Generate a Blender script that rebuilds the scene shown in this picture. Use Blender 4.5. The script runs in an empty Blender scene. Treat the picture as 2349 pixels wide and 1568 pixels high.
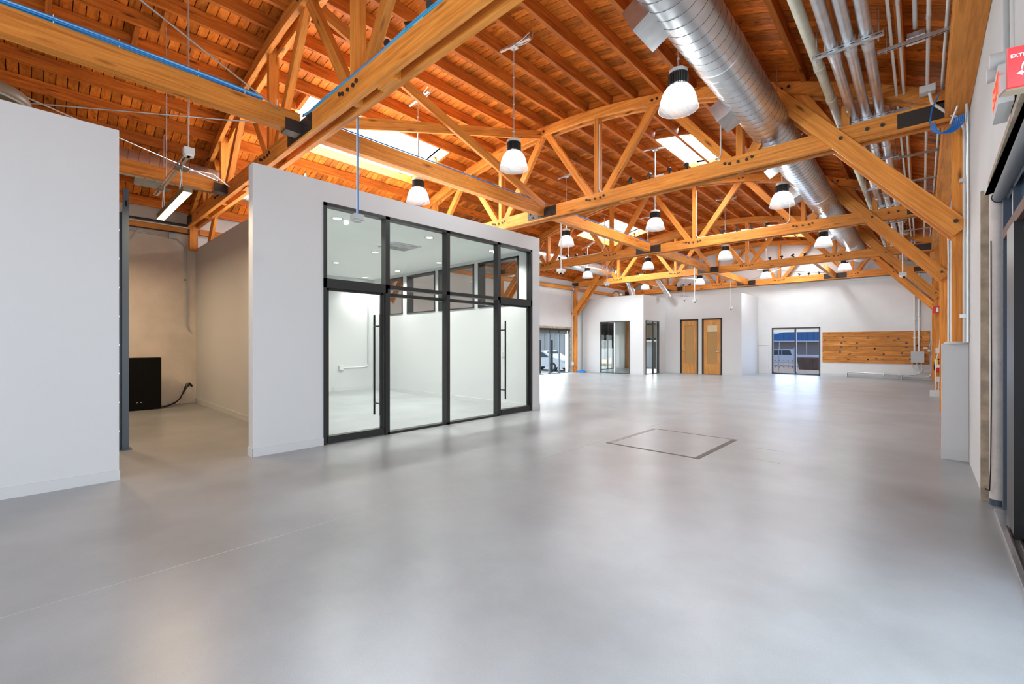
import bpy, math, random
from mathutils import Vector, Matrix
random.seed(7)
scene = bpy.context.scene
C = scene.collection

# ------------------------------------------------------------------ camera
cam_d = bpy.data.cameras.new('camera')
cam = bpy.data.objects.new('camera', cam_d); C.objects.link(cam)
cam.location = (0, 0, 1.35)
cam.rotation_euler = (math.radians(90), 0, math.radians(43.27))
cam_d.sensor_width = 36.0
cam_d.lens = 1025.6 * 36.0 / 2349.0
cam_d.shift_y = 3.0 / 2349.0
cam_d.clip_start = 0.05; cam_d.clip_end = 500
scene.camera = cam

# ------------------------------------------------------------------ view / world / sun / daylight
vs = scene.view_settings
vs.view_transform = 'Standard'; vs.look = 'None'; vs.gamma = 1.0; vs.use_curve_mapping = False
vs.exposure = 0.37
world = bpy.data.worlds.new('sky'); scene.world = world
world.use_nodes = True
wn = world.node_tree.nodes; wl = world.node_tree.links
bg = wn['Background']
bg.inputs['Color'].default_value = (0.62, 0.78, 1.0, 1)
bg.inputs['Strength'].default_value = 1.15

def lamp(name, kind, loc, rot, energy, color=(1, 1, 1), **kw):
    d = bpy.data.lights.new(name, kind); d.energy = energy; d.color = color
    for k, v in kw.items(): setattr(d, k, v)
    o = bpy.data.objects.new(name, d); C.objects.link(o)
    o.location = loc; o.rotation_euler = rot
    return o
R = math.radians
lamp('sun', 'SUN', (-30, 10, 30), (R(32), 0, R(-118)), 3.2, (1, .95, .86), angle=R(0.6))
# daylight in the storefront and windows, plus fill from an invented opening behind the camera
lamp('daylight_storefront', 'AREA', (0.62, 1.2, 1.4), (0, R(90), 0), 105, (.84, .94, 1.0), shape='RECTANGLE', size=2.3, size_y=4.2)
lamp('front_opening_fill', 'AREA', (-3.2, -4.9, 1.9), (R(90), 0, 0), 150, (.90, .96, 1.0), shape='RECTANGLE', size=4.7, size_y=3.4)  # unseen fill source, the door is made up for it
lamp('daylight_back_window', 'AREA', (-4.32, 22.62, 1.05), (R(-90), 0, 0), 45, (.93, .98, 1.0), shape='RECTANGLE', size=1.6, size_y=1.9)
lamp('daylight_left_window', 'AREA', (-12.62, 15.2, 1.0), (0, R(-90), 0), 95, (.93, .96, 1.0), shape='RECTANGLE', size=1.9, size_y=3.4)
lamp('daylight_meeting_window', 'AREA', (-10.4, 22.62, 1.1), (R(-90), 0, 0), 50, (.96, .98, 1.0), shape='RECTANGLE', size=1.8, size_y=1.8)

# ------------------------------------------------------------------ materials
def new_mat(name):
    m = bpy.data.materials.new(name); m.use_nodes = True
    n = m.node_tree.nodes; l = m.node_tree.links
    return m, n, l, n['Principled BSDF']
def plain(name, col, rough=.5, metal=0.0, spec=.5, bump=0, bscale=60, var=0, vscale=2.0):
    m, n, l, p = new_mat(name)
    p.inputs['Base Color'].default_value = (*col, 1)
    p.inputs['Roughness'].default_value = rough
    p.inputs['Metallic'].default_value = metal
    p.inputs['Specular IOR Level'].default_value = spec
    tc = n.new('ShaderNodeTexCoord')
    if var:
        no = n.new('ShaderNodeTexNoise'); no.inputs['Scale'].default_value = vscale; no.inputs['Detail'].default_value = 6
        l.new(tc.outputs['Object'], no.inputs['Vector'])
        r = n.new('ShaderNodeMapRange'); r.inputs['From Min'].default_value = .3; r.inputs['From Max'].default_value = .7
        r.inputs['To Min'].default_value = 1 - var; r.inputs['To Max'].default_value = 1 + var
        l.new(no.outputs['Fac'], r.inputs['Value'])
        mx = n.new('ShaderNodeMix'); mx.data_type = 'RGBA'; mx.blend_type = 'MULTIPLY'; mx.inputs['Factor'].default_value = 1
        mx.inputs['A'].default_value = (*col, 1); l.new(r.outputs['Result'], mx.inputs['B'])
        l.new(mx.outputs['Result'], p.inputs['Base Color'])
    if bump:
        no2 = n.new('ShaderNodeTexNoise'); no2.inputs['Scale'].default_value = bscale; no2.inputs['Detail'].default_value = 5
        l.new(tc.outputs['Object'], no2.inputs['Vector'])
        b = n.new('ShaderNodeBump'); b.inputs['Strength'].default_value = bump; b.inputs['Distance'].default_value = .01
        l.new(no2.outputs['Fac'], b.inputs['Height']); l.new(b.outputs['Normal'], p.inputs['Normal'])
    return m
def emit(name, col, strength):
    m = bpy.data.materials.new(name); m.use_nodes = True
    n = m.node_tree.nodes; l = m.node_tree.links
    n.remove(n['Principled BSDF'])
    e = n.new('ShaderNodeEmission'); e.inputs['Color'].default_value = (*col, 1); e.inputs['Strength'].default_value = strength
    l.new(e.outputs['Emission'], n['Material Output'].inputs['Surface'])
    return m
def glass(name, tint=(1, 1, 1), ior=1.45, rough=0.0):
    m = bpy.data.materials.new(name); m.use_nodes = True
    n = m.node_tree.nodes; l = m.node_tree.links
    n.remove(n['Principled BSDF'])
    t = n.new('ShaderNodeBsdfTransparent'); t.inputs['Color'].default_value = (*tint, 1)
    g = n.new('ShaderNodeBsdfGlossy'); g.inputs['Roughness'].default_value = rough
    f = n.new('ShaderNodeFresnel'); f.inputs['IOR'].default_value = ior
    mx = n.new('ShaderNodeMixShader')
    ge = n.new('ShaderNodeNewGeometry'); iv = n.new('ShaderNodeMath'); iv.operation = 'SUBTRACT'; iv.inputs[0].default_value = 1
    l.new(ge.outputs['Backfacing'], iv.inputs[1])
    ml = n.new('ShaderNodeMath'); ml.operation = 'MULTIPLY'; l.new(f.outputs['Fac'], ml.inputs[0]); l.new(iv.outputs[0], ml.inputs[1])
    l.new(ml.outputs[0], mx.inputs['Fac']); l.new(t.outputs[0], mx.inputs[1]); l.new(g.outputs[0], mx.inputs[2])
    l.new(mx.outputs[0], n['Material Output'].inputs['Surface'])
    return m
def wood(name, dark, mid, light, along=(0.7, 9, 9), knots=.9, rough=.55, rvar=.28, kscale=(1.1, 5, 5)):
    """timber with the grain along local X, varied from piece to piece"""
    m, n, l, p = new_mat(name)
    p.inputs['Roughness'].default_value = rough; p.inputs['Specular IOR Level'].default_value = .25
    tc = n.new('ShaderNodeTexCoord'); oi = n.new('ShaderNodeObjectInfo')
    sh = n.new('ShaderNodeVectorMath'); sh.operation = 'SCALE'; sh.inputs[0].default_value = (37.1, 11.7, 23.3)
    l.new(oi.outputs['Random'], sh.inputs['Scale'])
    ad = n.new('ShaderNodeVectorMath'); l.new(tc.outputs['Object'], ad.inputs[0]); l.new(sh.outputs[0], ad.inputs[1])
    mp = n.new('ShaderNodeMapping'); mp.inputs['Scale'].default_value = along; l.new(ad.outputs[0], mp.inputs['Vector'])
    no = n.new('ShaderNodeTexNoise'); no.inputs['Scale'].default_value = 2.2; no.inputs['Detail'].default_value = 8
    no.inputs['Roughness'].default_value = .62; no.inputs['Distortion'].default_value = .9
    l.new(mp.outputs[0], no.inputs['Vector'])
    cr = n.new('ShaderNodeValToRGB'); e = cr.color_ramp.elements
    e[0].position = .30; e[0].color = (*dark, 1); e[1].position = .72; e[1].color = (*light, 1)
    k = e.new(.52); k.color = (*mid, 1)
    l.new(no.outputs['Fac'], cr.inputs['Fac'])
    col = cr.outputs['Color']
    # broad weathering patches
    n2 = n.new('ShaderNodeTexNoise'); n2.inputs['Scale'].default_value = .9; n2.inputs['Detail'].default_value = 3
    l.new(ad.outputs[0], n2.inputs['Vector'])
    r2 = n.new('ShaderNodeMapRange'); r2.inputs['From Min'].default_value = .3; r2.inputs['From Max'].default_value = .7
    r2.inputs['To Min'].default_value = .82; r2.inputs['To Max'].default_value = 1.15
    l.new(n2.outputs['Fac'], r2.inputs['Value'])
    r1 = n.new('ShaderNodeMapRange'); r1.inputs['To Min'].default_value = 1 - rvar; r1.inputs['To Max'].default_value = 1 + rvar
    l.new(oi.outputs['Random'], r1.inputs['Value'])
    mu = n.new('ShaderNodeMath'); mu.operation = 'MULTIPLY'; l.new(r1.outputs[0], mu.inputs[0]); l.new(r2.outputs[0], mu.inputs[1])
    mx = n.new('ShaderNodeMix'); mx.data_type = 'RGBA'; mx.blend_type = 'MULTIPLY'; mx.inputs['Factor'].default_value = 1
    l.new(col, mx.inputs['A']); l.new(mu.outputs[0], mx.inputs['B']); col = mx.outputs['Result']
    if knots:
        mk = n.new('ShaderNodeMapping'); mk.inputs['Scale'].default_value = kscale; l.new(ad.outputs[0], mk.inputs['Vector'])
        vo = n.new('ShaderNodeTexVoronoi'); vo.inputs['Scale'].default_value = 1.3; l.new(mk.outputs[0], vo.inputs['Vector'])
        rk = n.new('ShaderNodeMapRange'); rk.inputs['From Min'].default_value = .05; rk.inputs['From Max'].default_value = .17
        rk.inputs['To Min'].default_value = knots; rk.inputs['To Max'].default_value = 0
        l.new(vo.outputs['Distance'], rk.inputs['Value'])
        m2 = n.new('ShaderNodeMix'); m2.data_type = 'RGBA'
        l.new(rk.outputs[0], m2.inputs['Factor']); l.new(col, m2.inputs['A'])
        m2.inputs['B'].default_value = (dark[0] * .35, dark[1] * .3, dark[2] * .3, 1); col = m2.outputs['Result']
    l.new(col, p.inputs['Base Color'])
    b = n.new('ShaderNodeBump'); b.inputs['Strength'].default_value = .25; b.inputs['Distance'].default_value = .004
    l.new(no.outputs['Fac'], b.inputs['Height']); l.new(b.outputs['Normal'], p.inputs['Normal'])
    return m

M = {}
M['timber'] = wood('timber', (.50, .155, .024), (.72, .265, .046), (.83, .36, .075), along=(.55, 13, 13), rvar=.13)
M['joist'] = wood('joist_timber', (.33, .076, .009), (.55, .148, .018), (.69, .23, .034), rvar=.2)
M['deck'] = wood('deck_timber', (.40, .090, .010), (.68, .185, .020), (.84, .285, .040), along=(1.0, 7, 7), rvar=.34, kscale=(2.0, 6, 6))
M['plank'] = wood('plank_pine', (.34, .11, .02), (.55, .22, .05), (.68, .31, .085), along=(.8, 6, 9), rvar=.12, kscale=(1.5, 1, 5), knots=.95)
M['oak'] = wood('oak_veneer', (.46, .20, .05), (.60, .285, .085), (.70, .36, .12), along=(7, 7, .6), knots=0, rough=.4, rvar=.06)
M['ply'] = wood('plywood_lining', (.62, .47, .30), (.76, .64, .48), (.84, .74, .60), along=(3, .8, 3), knots=.4, rvar=.08)
M['white'] = plain('white_paint', (.60, .605, .61), .55, var=.015, vscale=.8, bump=.03, bscale=120)
M['plaster'] = plain('painted_plaster_wall', (.68, .69, .695), .7, var=.05, vscale=1.1, bump=.25, bscale=14)
M['oldplaster'] = plain('bare_plaster', (.66, .58, .49), .8, var=.13, vscale=1.3, bump=.4, bscale=12)
M['base'] = plain('rubber_base', (.58, .585, .59), .5)
M['ceil'] = plain('office_ceiling_paint', (.88, .90, .87), .6)
M['black'] = plain('black_metal', (.018, .018, .018), .38)
M['bluegrey'] = plain('blue_grey_steel', (.06, .085, .12), .4, bump=.02)
M['bronze'] = plain('dark_bronze_frame', (.05, .05, .05), .35)
M['iron'] = plain('dark_iron', (.055, .045, .04), .5, metal=.5)
M['galv'] = plain('galvanised_steel', (.62, .64, .66), .32, metal=.9, var=.12, vscale=9)
M['duct'] = plain('spiral_duct_steel', (.66, .68, .70), .30, metal=.92, var=.10, vscale=5)
M['seam'] = plain('duct_seam_steel', (.16, .165, .17), .5, metal=.8)
M['skyblue'] = plain('pale_blue_cable', (.20, .52, .85), .4)
M['conduit'] = plain('conduit_steel', (.70, .72, .73), .35, metal=.75)
M['whiteconduit'] = plain('white_painted_conduit', (.74, .74, .72), .5)
M['cream'] = plain('cream_pipe', (.62, .57, .44), .5, var=.1, vscale=8)
M['boxgrey'] = plain('grey_enamel', (.46, .48, .48), .45)
M['lightgrey'] = plain('light_grey_plastic', (.66, .67, .67), .45)
M['blue'] = plain('blue_cable', (.012, .20, .62), .4)
M['teal'] = plain('light_blue_cable', (.03, .42, .66), .4)
M['blackcable'] = plain('black_cable', (.015, .015, .015), .5)
M['red'] = plain('red_enamel', (.62, .012, .015), .35)
M['signwhite'] = plain('sign_white', (.85, .83, .80), .5)
M['yellow'] = plain('yellow_tag', (.85, .70, .10), .5)
M['heat'] = plain('black_heatsink', (.03, .029, .027), .45)
M['chrome'] = plain('chrome', (.8, .8, .8), .15, metal=1)
M['hole'] = plain('dark_void', (.006, .005, .005), .9)
M['dark'] = plain('black_screen', (.006, .006, .006), .8, spec=.1)
M['felt'] = plain('roofing_felt', (.02, .015, .01), .9)
M['taupe'] = plain('taupe_metal', (.22, .17, .12), .45)
M['asphalt'] = plain('asphalt', (.30, .30, .30), .9, var=.1)
M['dirt'] = plain('tan_dirt', (.46, .32, .21), .9, var=.15)
M['carwhite'] = plain('white_car_paint', (.80, .81, .83), .25)
M['carglass'] = plain('car_glass', (.06, .09, .11), .08)
M['tyre'] = plain('tyre_rubber', (.03, .03, .03), .7)
M['bluesheet'] = plain('blue_metal_sheet', (.035, .19, .40), .5)
M['beigesheet'] = plain('grey_beige_sheet', (.36, .33, .32), .6, var=.05)
M['greysheet'] = plain('grey_metal_sheet', (.42, .46, .49), .6, var=.06)
M['whitetrim'] = plain('white_gutter', (.8, .8, .8), .5)
M['rust'] = plain('rusty_brown', (.16, .085, .06), .7, var=.2)
M['shade'] = plain('grey_shade_fabric', (.22, .23, .25), .8)
M['beigeshade'] = plain('beige_shade_fabric', (.50, .43, .32), .8)
M['roughtrim'] = plain('weathered_trim', (.42, .34, .25), .8, var=.3, vscale=9, bump=.5, bscale=40)
M['pipepaint'] = plain('chipped_pink_white_paint', (.66, .60, .57), .5, var=.08, vscale=12, bump=.2, bscale=30)
M['glass'] = glass('clear_glass', (.965, .985, .97))
M['doorglass'] = plain('door_glass_room_tone', (.43, .245, .095), .12)  # amber stands for the room reflected in and seen through the glass
M['doorglass_lit'] = plain('door_glass_lit_tone', (.66, .55, .36), .12)  # paler tone, the lit upper part is put into the colour
M['tintglass'] = glass('blue_tinted_window_glass', (.62, .68, .80))
M['darkglass'] = plain('tinted_dark_glass', (.012, .016, .018), .06)
M['blueglass'] = plain('blue_tinted_glass', (.10, .17, .25), .08)
M['skypane'] = emit('skylight_acrylic', (.92, .97, 1.0), 5.0)
M['downlight'] = emit('downlight_lens', (1.0, .93, .82), 9.0)
M['strip'] = emit('warm_led_lens', (1.0, .66, .28), 6.0)
M['redled'] = emit('red_sign_glow', (1.0, .06, .02), 1.6)

# frosted fluted lamp glass, lit by the lamp inside
def lampglass():
    m = bpy.data.materials.new('frosted_lamp_glass'); m.use_nodes = True
    n = m.node_tree.nodes; l = m.node_tree.links; n.remove(n['Principled BSDF'])
    t = n.new('ShaderNodeBsdfTranslucent'); t.inputs['Color'].default_value = (.055, .055, .055, 1)
    d = n.new('ShaderNodeBsdfDiffuse'); d.inputs['Color'].default_value = (.09, .09, .09, 1)
    tr = n.new('ShaderNodeBsdfTransparent'); tr.inputs['Color'].default_value = (.95, .95, .95, 1)
    e = n.new('ShaderNodeEmission'); e.inputs['Color'].default_value = (1, .985, .95, 1); e.inputs['Strength'].default_value = .16
    a = n.new('ShaderNodeMixShader'); a.inputs['Fac'].default_value = .4
    l.new(t.outputs[0], a.inputs[1]); l.new(d.outputs[0], a.inputs[2])
    b = n.new('ShaderNodeMixShader'); b.inputs['Fac'].default_value = .50
    l.new(a.outputs[0], b.inputs[1]); l.new(tr.outputs[0], b.inputs[2])
    c = n.new('ShaderNodeAddShader'); l.new(b.outputs[0], c.inputs[0]); l.new(e.outputs[0], c.inputs[1])
    l.new(c.outputs[0], n['Material Output'].inputs['Surface'])
    return m
M['lampglass'] = lampglass()

# polished concrete
def concrete():
    m, n, l, p = new_mat('polished_concrete')
    tc = n.new('ShaderNodeTexCoord')
    a = n.new('ShaderNodeTexNoise'); a.inputs['Scale'].default_value = .8; a.inputs['Detail'].default_value = 9; a.inputs['Roughness'].default_value = .62
    a.inputs['Distortion'].default_value = .0
    l.new(tc.outputs['Object'], a.inputs['Vector'])
    cr = n.new('ShaderNodeValToRGB'); e = cr.color_ramp.elements
    e[0].position = .33; e[0].color = (.245, .257, .263, 1); e[1].position = .67; e[1].color = (.335, .352, .37, 1)
    l.new(a.outputs['Fac'], cr.inputs['Fac'])
    f = n.new('ShaderNodeTexNoise'); f.inputs['Scale'].default_value = 160; f.inputs['Detail'].default_value = 2
    l.new(tc.outputs['Object'], f.inputs['Vector'])
    fr = n.new('ShaderNodeMapRange'); fr.inputs['From Min'].default_value = .3; fr.inputs['From Max'].default_value = .7
    fr.inputs['To Min'].default_value = .95; fr.inputs['To Max'].default_value = 1.05
    l.new(f.outputs['Fac'], fr.inputs['Value'])
    mx = n.new('ShaderNodeMix'); mx.data_type = 'RGBA'; mx.blend_type = 'MULTIPLY'; mx.inputs['Factor'].default_value = 1
    l.new(cr.outputs['Color'], mx.inputs['A']); l.new(fr.outputs[0], mx.inputs['B'])
    l.new(mx.outputs['Result'], p.inputs['Base Color'])
    mp = n.new('ShaderNodeMapping'); mp.inputs['Scale'].default_value = (1, 1, 1); l.new(tc.outputs['Object'], mp.inputs['Vector'])
    g = n.new('ShaderNodeTexNoise'); g.inputs['Scale'].default_value = 2.2; g.inputs['Detail'].default_value = 4; g.inputs['Distortion'].default_value = .1
    l.new(mp.outputs[0], g.inputs['Vector'])
    rr = n.new('ShaderNodeMapRange'); rr.inputs['From Min'].default_value = .1; rr.inputs['From Max'].default_value = .9
    rr.inputs['To Min'].default_value = .282; rr.inputs['To Max'].default_value = .36
    l.new(g.outputs['Fac'], rr.inputs['Value']); l.new(rr.outputs[0], p.inputs['Roughness'])
    p.inputs['Specular IOR Level'].default_value = .5
    b = n.new('ShaderNodeBump'); b.inputs['Strength'].default_value = .02; b.inputs['Distance'].default_value = .004
    l.new(g.outputs['Fac'], b.inputs['Height']); l.new(b.outputs['Normal'], p.inputs['Normal'])
    return m
M['concrete'] = concrete()
M['cut'] = plain('floor_cut_dirt', (.13, .115, .10), .8, var=.25, vscale=15)
M['joint'] = plain('floor_joint_filler', (.40, .40, .395), .5)
M['cutlight'] = plain('floor_cut_patch', (.30, .28, .26), .7, var=.2, vscale=15)

# ------------------------------------------------------------------ mesh helpers
SKEW = .013                     # the hall's roof grid stands a touch askew to the partitions
SHEAR = False
def SH(p): return (p[0] - SKEW * (p[1] - 5.0), p[1], p[2]) if SHEAR else tuple(p)
class B:
    def __init__(s): s.v = []; s.f = []; s.s = []
    def add(s, vs, fs, smooth=False):
        o = len(s.v); s.v += [tuple(p) for p in vs]
        for f in fs: s.f.append([i + o for i in f]); s.s.append(smooth)
        return s
    def box(s, x0, x1, y0, y1, z0, z1):
        v = [(x, y, z) for z in (z0, z1) for y in (y0, y1) for x in (x0, x1)]
        return s.add(v, [(0, 2, 3, 1), (4, 5, 7, 6), (0, 1, 5, 4), (2, 6, 7, 3), (0, 4, 6, 2), (1, 3, 7, 5)])
    def beam(s, p0, p1, w, h, up=(0, 0, 1)):
        p0 = Vector(p0); p1 = Vector(p1); d = (p1 - p0).normalized(); up = Vector(up)
        sd = d.cross(up).normalized(); u = sd.cross(d)
        v = []
        for p in (p0, p1):
            for a, b in ((-1, -1), (1, -1), (1, 1), (-1, 1)):
                v.append(p + sd * (a * w / 2) + u * (b * h / 2))
        return s.add(v, [(0, 3, 2, 1), (4, 5, 6, 7), (0, 1, 5, 4), (1, 2, 6, 5), (2, 3, 7, 6), (3, 0, 4, 7)])
    def cyl(s, p0, p1, r0, r1=None, n=16, caps=True):
        if r1 is None: r1 = r0
        p0 = Vector(p0); p1 = Vector(p1); d = (p1 - p0).normalized()
        a = d.orthogonal().normalized(); b = d.cross(a)
        cs = [(math.cos(2 * math.pi * i / n), math.sin(2 * math.pi * i / n)) for i in range(n)]
        v = [p0 + (a * c + b * t) * r0 for c, t in cs] + [p1 + (a * c + b * t) * r1 for c, t in cs]
        s.add(v, [(i, (i + 1) % n, n + (i + 1) % n, n + i) for i in range(n)], True)
        if caps:
            s.add(v[:n], [tuple(reversed(range(n)))]); s.add(v[n:], [tuple(range(n))])
        return s
    def tube(s, pts, r, n=8):
        pts = [Vector(p) for p in pts]; rings = []; a = None
        for i, p in enumerate(pts):
            d = (pts[min(i + 1, len(pts) - 1)] - pts[max(i - 1, 0)]).normalized()
            if a is None: a = d.orthogonal().normalized()
            else: a = (a - d * a.dot(d)).normalized()
            b = d.cross(a)
            rings.append([p + (a * math.cos(2 * math.pi * k / n) + b * math.sin(2 * math.pi * k / n)) * r for k in range(n)])
        v = [q for rg in rings for q in rg]; f = []
        for i in range(len(pts) - 1):
            for k in range(n):
                f.append((i * n + k, i * n + (k + 1) % n, (i + 1) * n + (k + 1) % n, (i + 1) * n + k))
        s.add(v, f, True)
        s.add(rings[0], [tuple(reversed(range(n)))]); s.add(rings[-1], [tuple(range(n))])
        return s
    def lathe(s, prof, c, n=32, smooth=True):
        v = []; f = []
        for r, z in prof:
            for k in range(n):
                t = 2 * math.pi * k / n; v.append((c[0] + r * math.cos(t), c[1] + r * math.sin(t), c[2] + z))
        for i in range(len(prof) - 1):
            for k in range(n):
                f.append((i * n + k, i * n + (k + 1) % n, (i + 1) * n + (k + 1) % n, (i + 1) * n + k))
        return s.add(v, f, smooth)
    def prism(s, poly, axis, a, b):
        """polygon in the two other axes, extruded along axis from a to b"""
        def P(u, w, t): return (t, u, w) if axis == 'x' else ((u, t, w) if axis == 'y' else (u, w, t))
        n = len(poly); v = [P(u, w, a) for u, w in poly] + [P(u, w, b) for u, w in poly]
        f = [tuple(range(n)), tuple(reversed(range(n, 2 * n)))] + [(i, n + i, n + (i + 1) % n, (i + 1) % n) for i in range(n)]
        return s.add(v, f)
    def mesh(s, name, mat):
        m = bpy.data.meshes.new(name); m.from_pydata(s.v, [], s.f)
        m.polygons.foreach_set('use_smooth', s.s); m.materials.append(M[mat] if isinstance(mat, str) else mat)
        m.update()
        return m
    def build(s, name, mat, parent=None, kind=None):
        if SHEAR: s.v = [SH(p) for p in s.v]
        o = bpy.data.objects.new(name, s.mesh(name, mat)); C.objects.link(o)
        if parent: attach(o, parent)
        if kind: o['kind'] = kind
        return o
def attach(o, parent):
    o.parent = parent
    o.matrix_parent_inverse = Matrix.Translation(parent.location).inverted() if parent.parent is None and parent.type == 'EMPTY' else Matrix.Identity(4)
def thing(name, label, cat, loc=(0, 0, 0), group=None):
    o = bpy.data.objects.new(name, None); C.objects.link(o); o.empty_display_size = .1
    o.location = SH(loc); o['label'] = label; o['category'] = cat
    if group: o['group'] = group
    return o
def tag(o, label, cat, group=None):
    o['label'] = label; o['category'] = cat
    if group: o['group'] = group
    return o
def structure(name, loc=(0, 0, 0)):
    o = bpy.data.objects.new(name, None); C.objects.link(o); o.location = SH(loc); o['kind'] = 'structure'; o.empty_display_size = .1
    return o
def box(name, mat, x0, x1, y0, y1, z0, z1, parent=None, kind=None):
    return B().box(x0, x1, y0, y1, z0, z1).build(name, mat, parent, kind)
def link_copy(src, name, parent, loc):
    """another object with the same mesh, moved by loc"""
    o = bpy.data.objects.new(name, src.data); C.objects.link(o); o.location = loc
    if parent: attach(o, parent)
    return o
def timber(name, p0, p1, w, h, mat='timber', parent=None, up=(0, 0, 1)):
    """a beam whose own X axis runs along it, so the grain follows"""
    p0 = Vector(SH(p0)); p1 = Vector(SH(p1)); L = (p1 - p0).length; d = (p1 - p0).normalized()
    sd = Vector(up).cross(d)
    sd = sd.normalized() if sd.length > 1e-4 else Vector((0, 1, 0))
    u = d.cross(sd)
    o = bpy.data.objects.new(name, B().box(0, L, -w / 2, w / 2, -h / 2, h / 2).mesh(name, mat)); C.objects.link(o)
    W = Matrix(((d.x, sd.x, u.x, p0.x), (d.y, sd.y, u.y, p0.y), (d.z, sd.z, u.z, p0.z), (0, 0, 0, 1)))
    if parent: attach(o, parent)
    o.matrix_basis = W
    return o
def arc(c, r, a0, a1, ux, uy, n=6):
    c = Vector(c); ux = Vector(ux); uy = Vector(uy)
    return [c + (ux * math.cos(a0 + (a1 - a0) * i / n) + uy * math.sin(a0 + (a1 - a0) * i / n)) * r for i in range(n + 1)]

# ------------------------------------------------------------------ dimensions
XL, XR, YB, YF = -12.28, 0.33, 22.40, -4.95        # inner faces of the long walls, the back wall and the front wall
XC = -5.93
TY = [-2.53, 2.42, 7.37, 12.32, 17.27, 22.18]        # truss lines
RA = 12.5
def drop(x): return RA - math.sqrt(RA * RA - (x - XC) ** 2)
Z_TC0, Z_TC1, Z_DECK = 5.70, 5.87, 6.055
WALLTOP = 4.42
# skylights: x0, x1, y0, y1
SKY = [(-9.47, -7.99, 3.3, 6.42), (-4.32, -3.36, 9.2, 11.6), (-9.47, -7.99, 13.7, 16.3), (-4.32, -3.36, 18.7, 21.2)]

# ------------------------------------------------------------------ floor
floor = box('floor', 'concrete', XL - .3, XR + .3, YF - .3, YB + .25, -.2, 0, kind='structure')
hx0, hx1, hy0, hy1 = -3.21, -2.02, 5.30, 6.70
box('floor_cut', 'cut', hx0 - .02, hx1, hy0 - .012, hy0 + .03, 0, .0022, floor)
box('floor_cut', 'cutlight', hx0 - .03, hx0 + .035, hy0 + .03, hy1, 0, .002, floor)
box('floor_cut', 'cut', hx0, hx1, hy1 - .012, hy1 + .006, 0, .002, floor)
box('floor_cut', 'cut', hx1 - .03, hx1 + .035, hy0 - .02, hy1 + .02, 0, .0021, floor)
box('control_joint', 'joint', -3.337, -3.333, YF, 5.28, 0, .0012, floor)
box('control_joint', 'joint', -3.337, -3.333, 6.72, 19.9, 0, .0012, floor)
for i, (x, y, a, L) in enumerate([(-1.7, 6.35, .1, .35), (-1.55, 5.75, -.1, .3), (-7.6, 6.8, .5, .3), (-5.2, 8.3, .2, .35)]):
    d = Vector((math.cos(a), math.sin(a), 0)) * L
    B().beam(Vector((x, y, .0006)), Vector((x, y, .0006)) + d, .008, .0012).build('scratch_mark', 'cutlight', floor)

SHEAR = True
# ------------------------------------------------------------------ ceiling: felt, deck boards, joists, blocking
def spans(y0, y1):
    """x ranges of roof left of, between and right of the skylights for a strip y0..y1"""
    cut = [(a, b) for a, b, c, d in SKY if y1 > c and y0 < d]
    xs = XL - .35; out = []
    for a, b in sorted(cut): out.append((xs, a)); xs = b
    out.append((xs, XR + .22)); return out
def arched(x0, x1, y0, y1, z0, t):
    n = max(2, int((x1 - x0) / .52) + 1); b = B(); v = []
    for i in range(n + 1):
        x = x0 + (x1 - x0) * i / n; z = z0 - drop(x)
        v += [(x, y0, z), (x, y1, z), (x, y1, z + t), (x, y0, z + t)]
    f = [(3, 2, 1, 0), (4 * n, 4 * n + 1, 4 * n + 2, 4 * n + 3)]
    for i in range(n):
        for k in range(4):
            f.append((4 * i + k, 4 * i + (k + 1) % 4, 4 * i + 4 + (k + 1) % 4, 4 * i + 4 + k))
    b.add(v, f); return b
felt = B()
ys = sorted({YF - .2, YB + .2} | {c for s in SKY for c in s[2:]})
for a, b_ in zip(ys, ys[1:]):
    for x0, x1 in spans(a + .01, b_ - .01):
        q = arched(x0, x1, a, b_, Z_DECK + .032, .05); felt.add(q.v, q.f)
ceiling = felt.build('ceiling', 'felt', kind='structure')
BW = .128
y = YF - .1
while y < YB:
    for x0, x1 in spans(y + .03, y + BW - .03):
        arched(x0, x1, y + .0055, y + BW - .0055, Z_DECK + random.uniform(0, .004), .024).build('deck_board', 'deck', ceiling)
    y += BW
JX = [-5.9 + .515 * k for k in range(-12, 12)]
JW, JD = .058, Z_DECK - Z_TC1
for bi in range(5):
    y0, y1 = TY[bi], TY[bi + 1]
    src = None
    for x in JX:
        hit = [s for s in SKY if s[0] - .01 < x < s[1] + .01 and y0 < s[2] < y1]
        cut = [(y0, y1)] if not hit or hit[0][0] > XC else [(y0, hit[0][2] - .08), (hit[0][3] + .08, y1)]
        for ya, yb in cut:
            if len(cut) == 1:
                if src is None: src = B().box(0, y1 - y0, -JW / 2, JW / 2, 0, JD).mesh('joist', 'joist')
                me = src
            else: me = B().box(0, yb - ya, -JW / 2, JW / 2, 0, JD).mesh('joist', 'joist')
            o = bpy.data.objects.new('joist', me); C.objects.link(o); o.parent = ceiling
            o.rotation_euler = (0, 0, math.pi / 2 + SKEW)
            o.location = SH((x, ya, Z_TC1 - drop(x) - .012 + random.uniform(-.006, .006)))
blk = B().box(0, .515 - JW, -.03, .03, 0, JD - .02).mesh('blocking', 'joist')
def blocking(k, yy):
    x0 = JX[k] + JW / 2; x1 = JX[k + 1] - JW / 2
    za = Z_TC1 - drop(JX[k]) - .01; zb = Z_TC1 - drop(JX[k + 1]) - .01
    o = bpy.data.objects.new('blocking', blk); C.objects.link(o); o.parent = ceiling
    o.location = SH((x0, yy, za)); o.rotation_euler = (0, -math.atan2(zb - za, .515), 0)
for yy in TY:
    for k in range(len(JX) - 1): blocking(k, yy)
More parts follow.
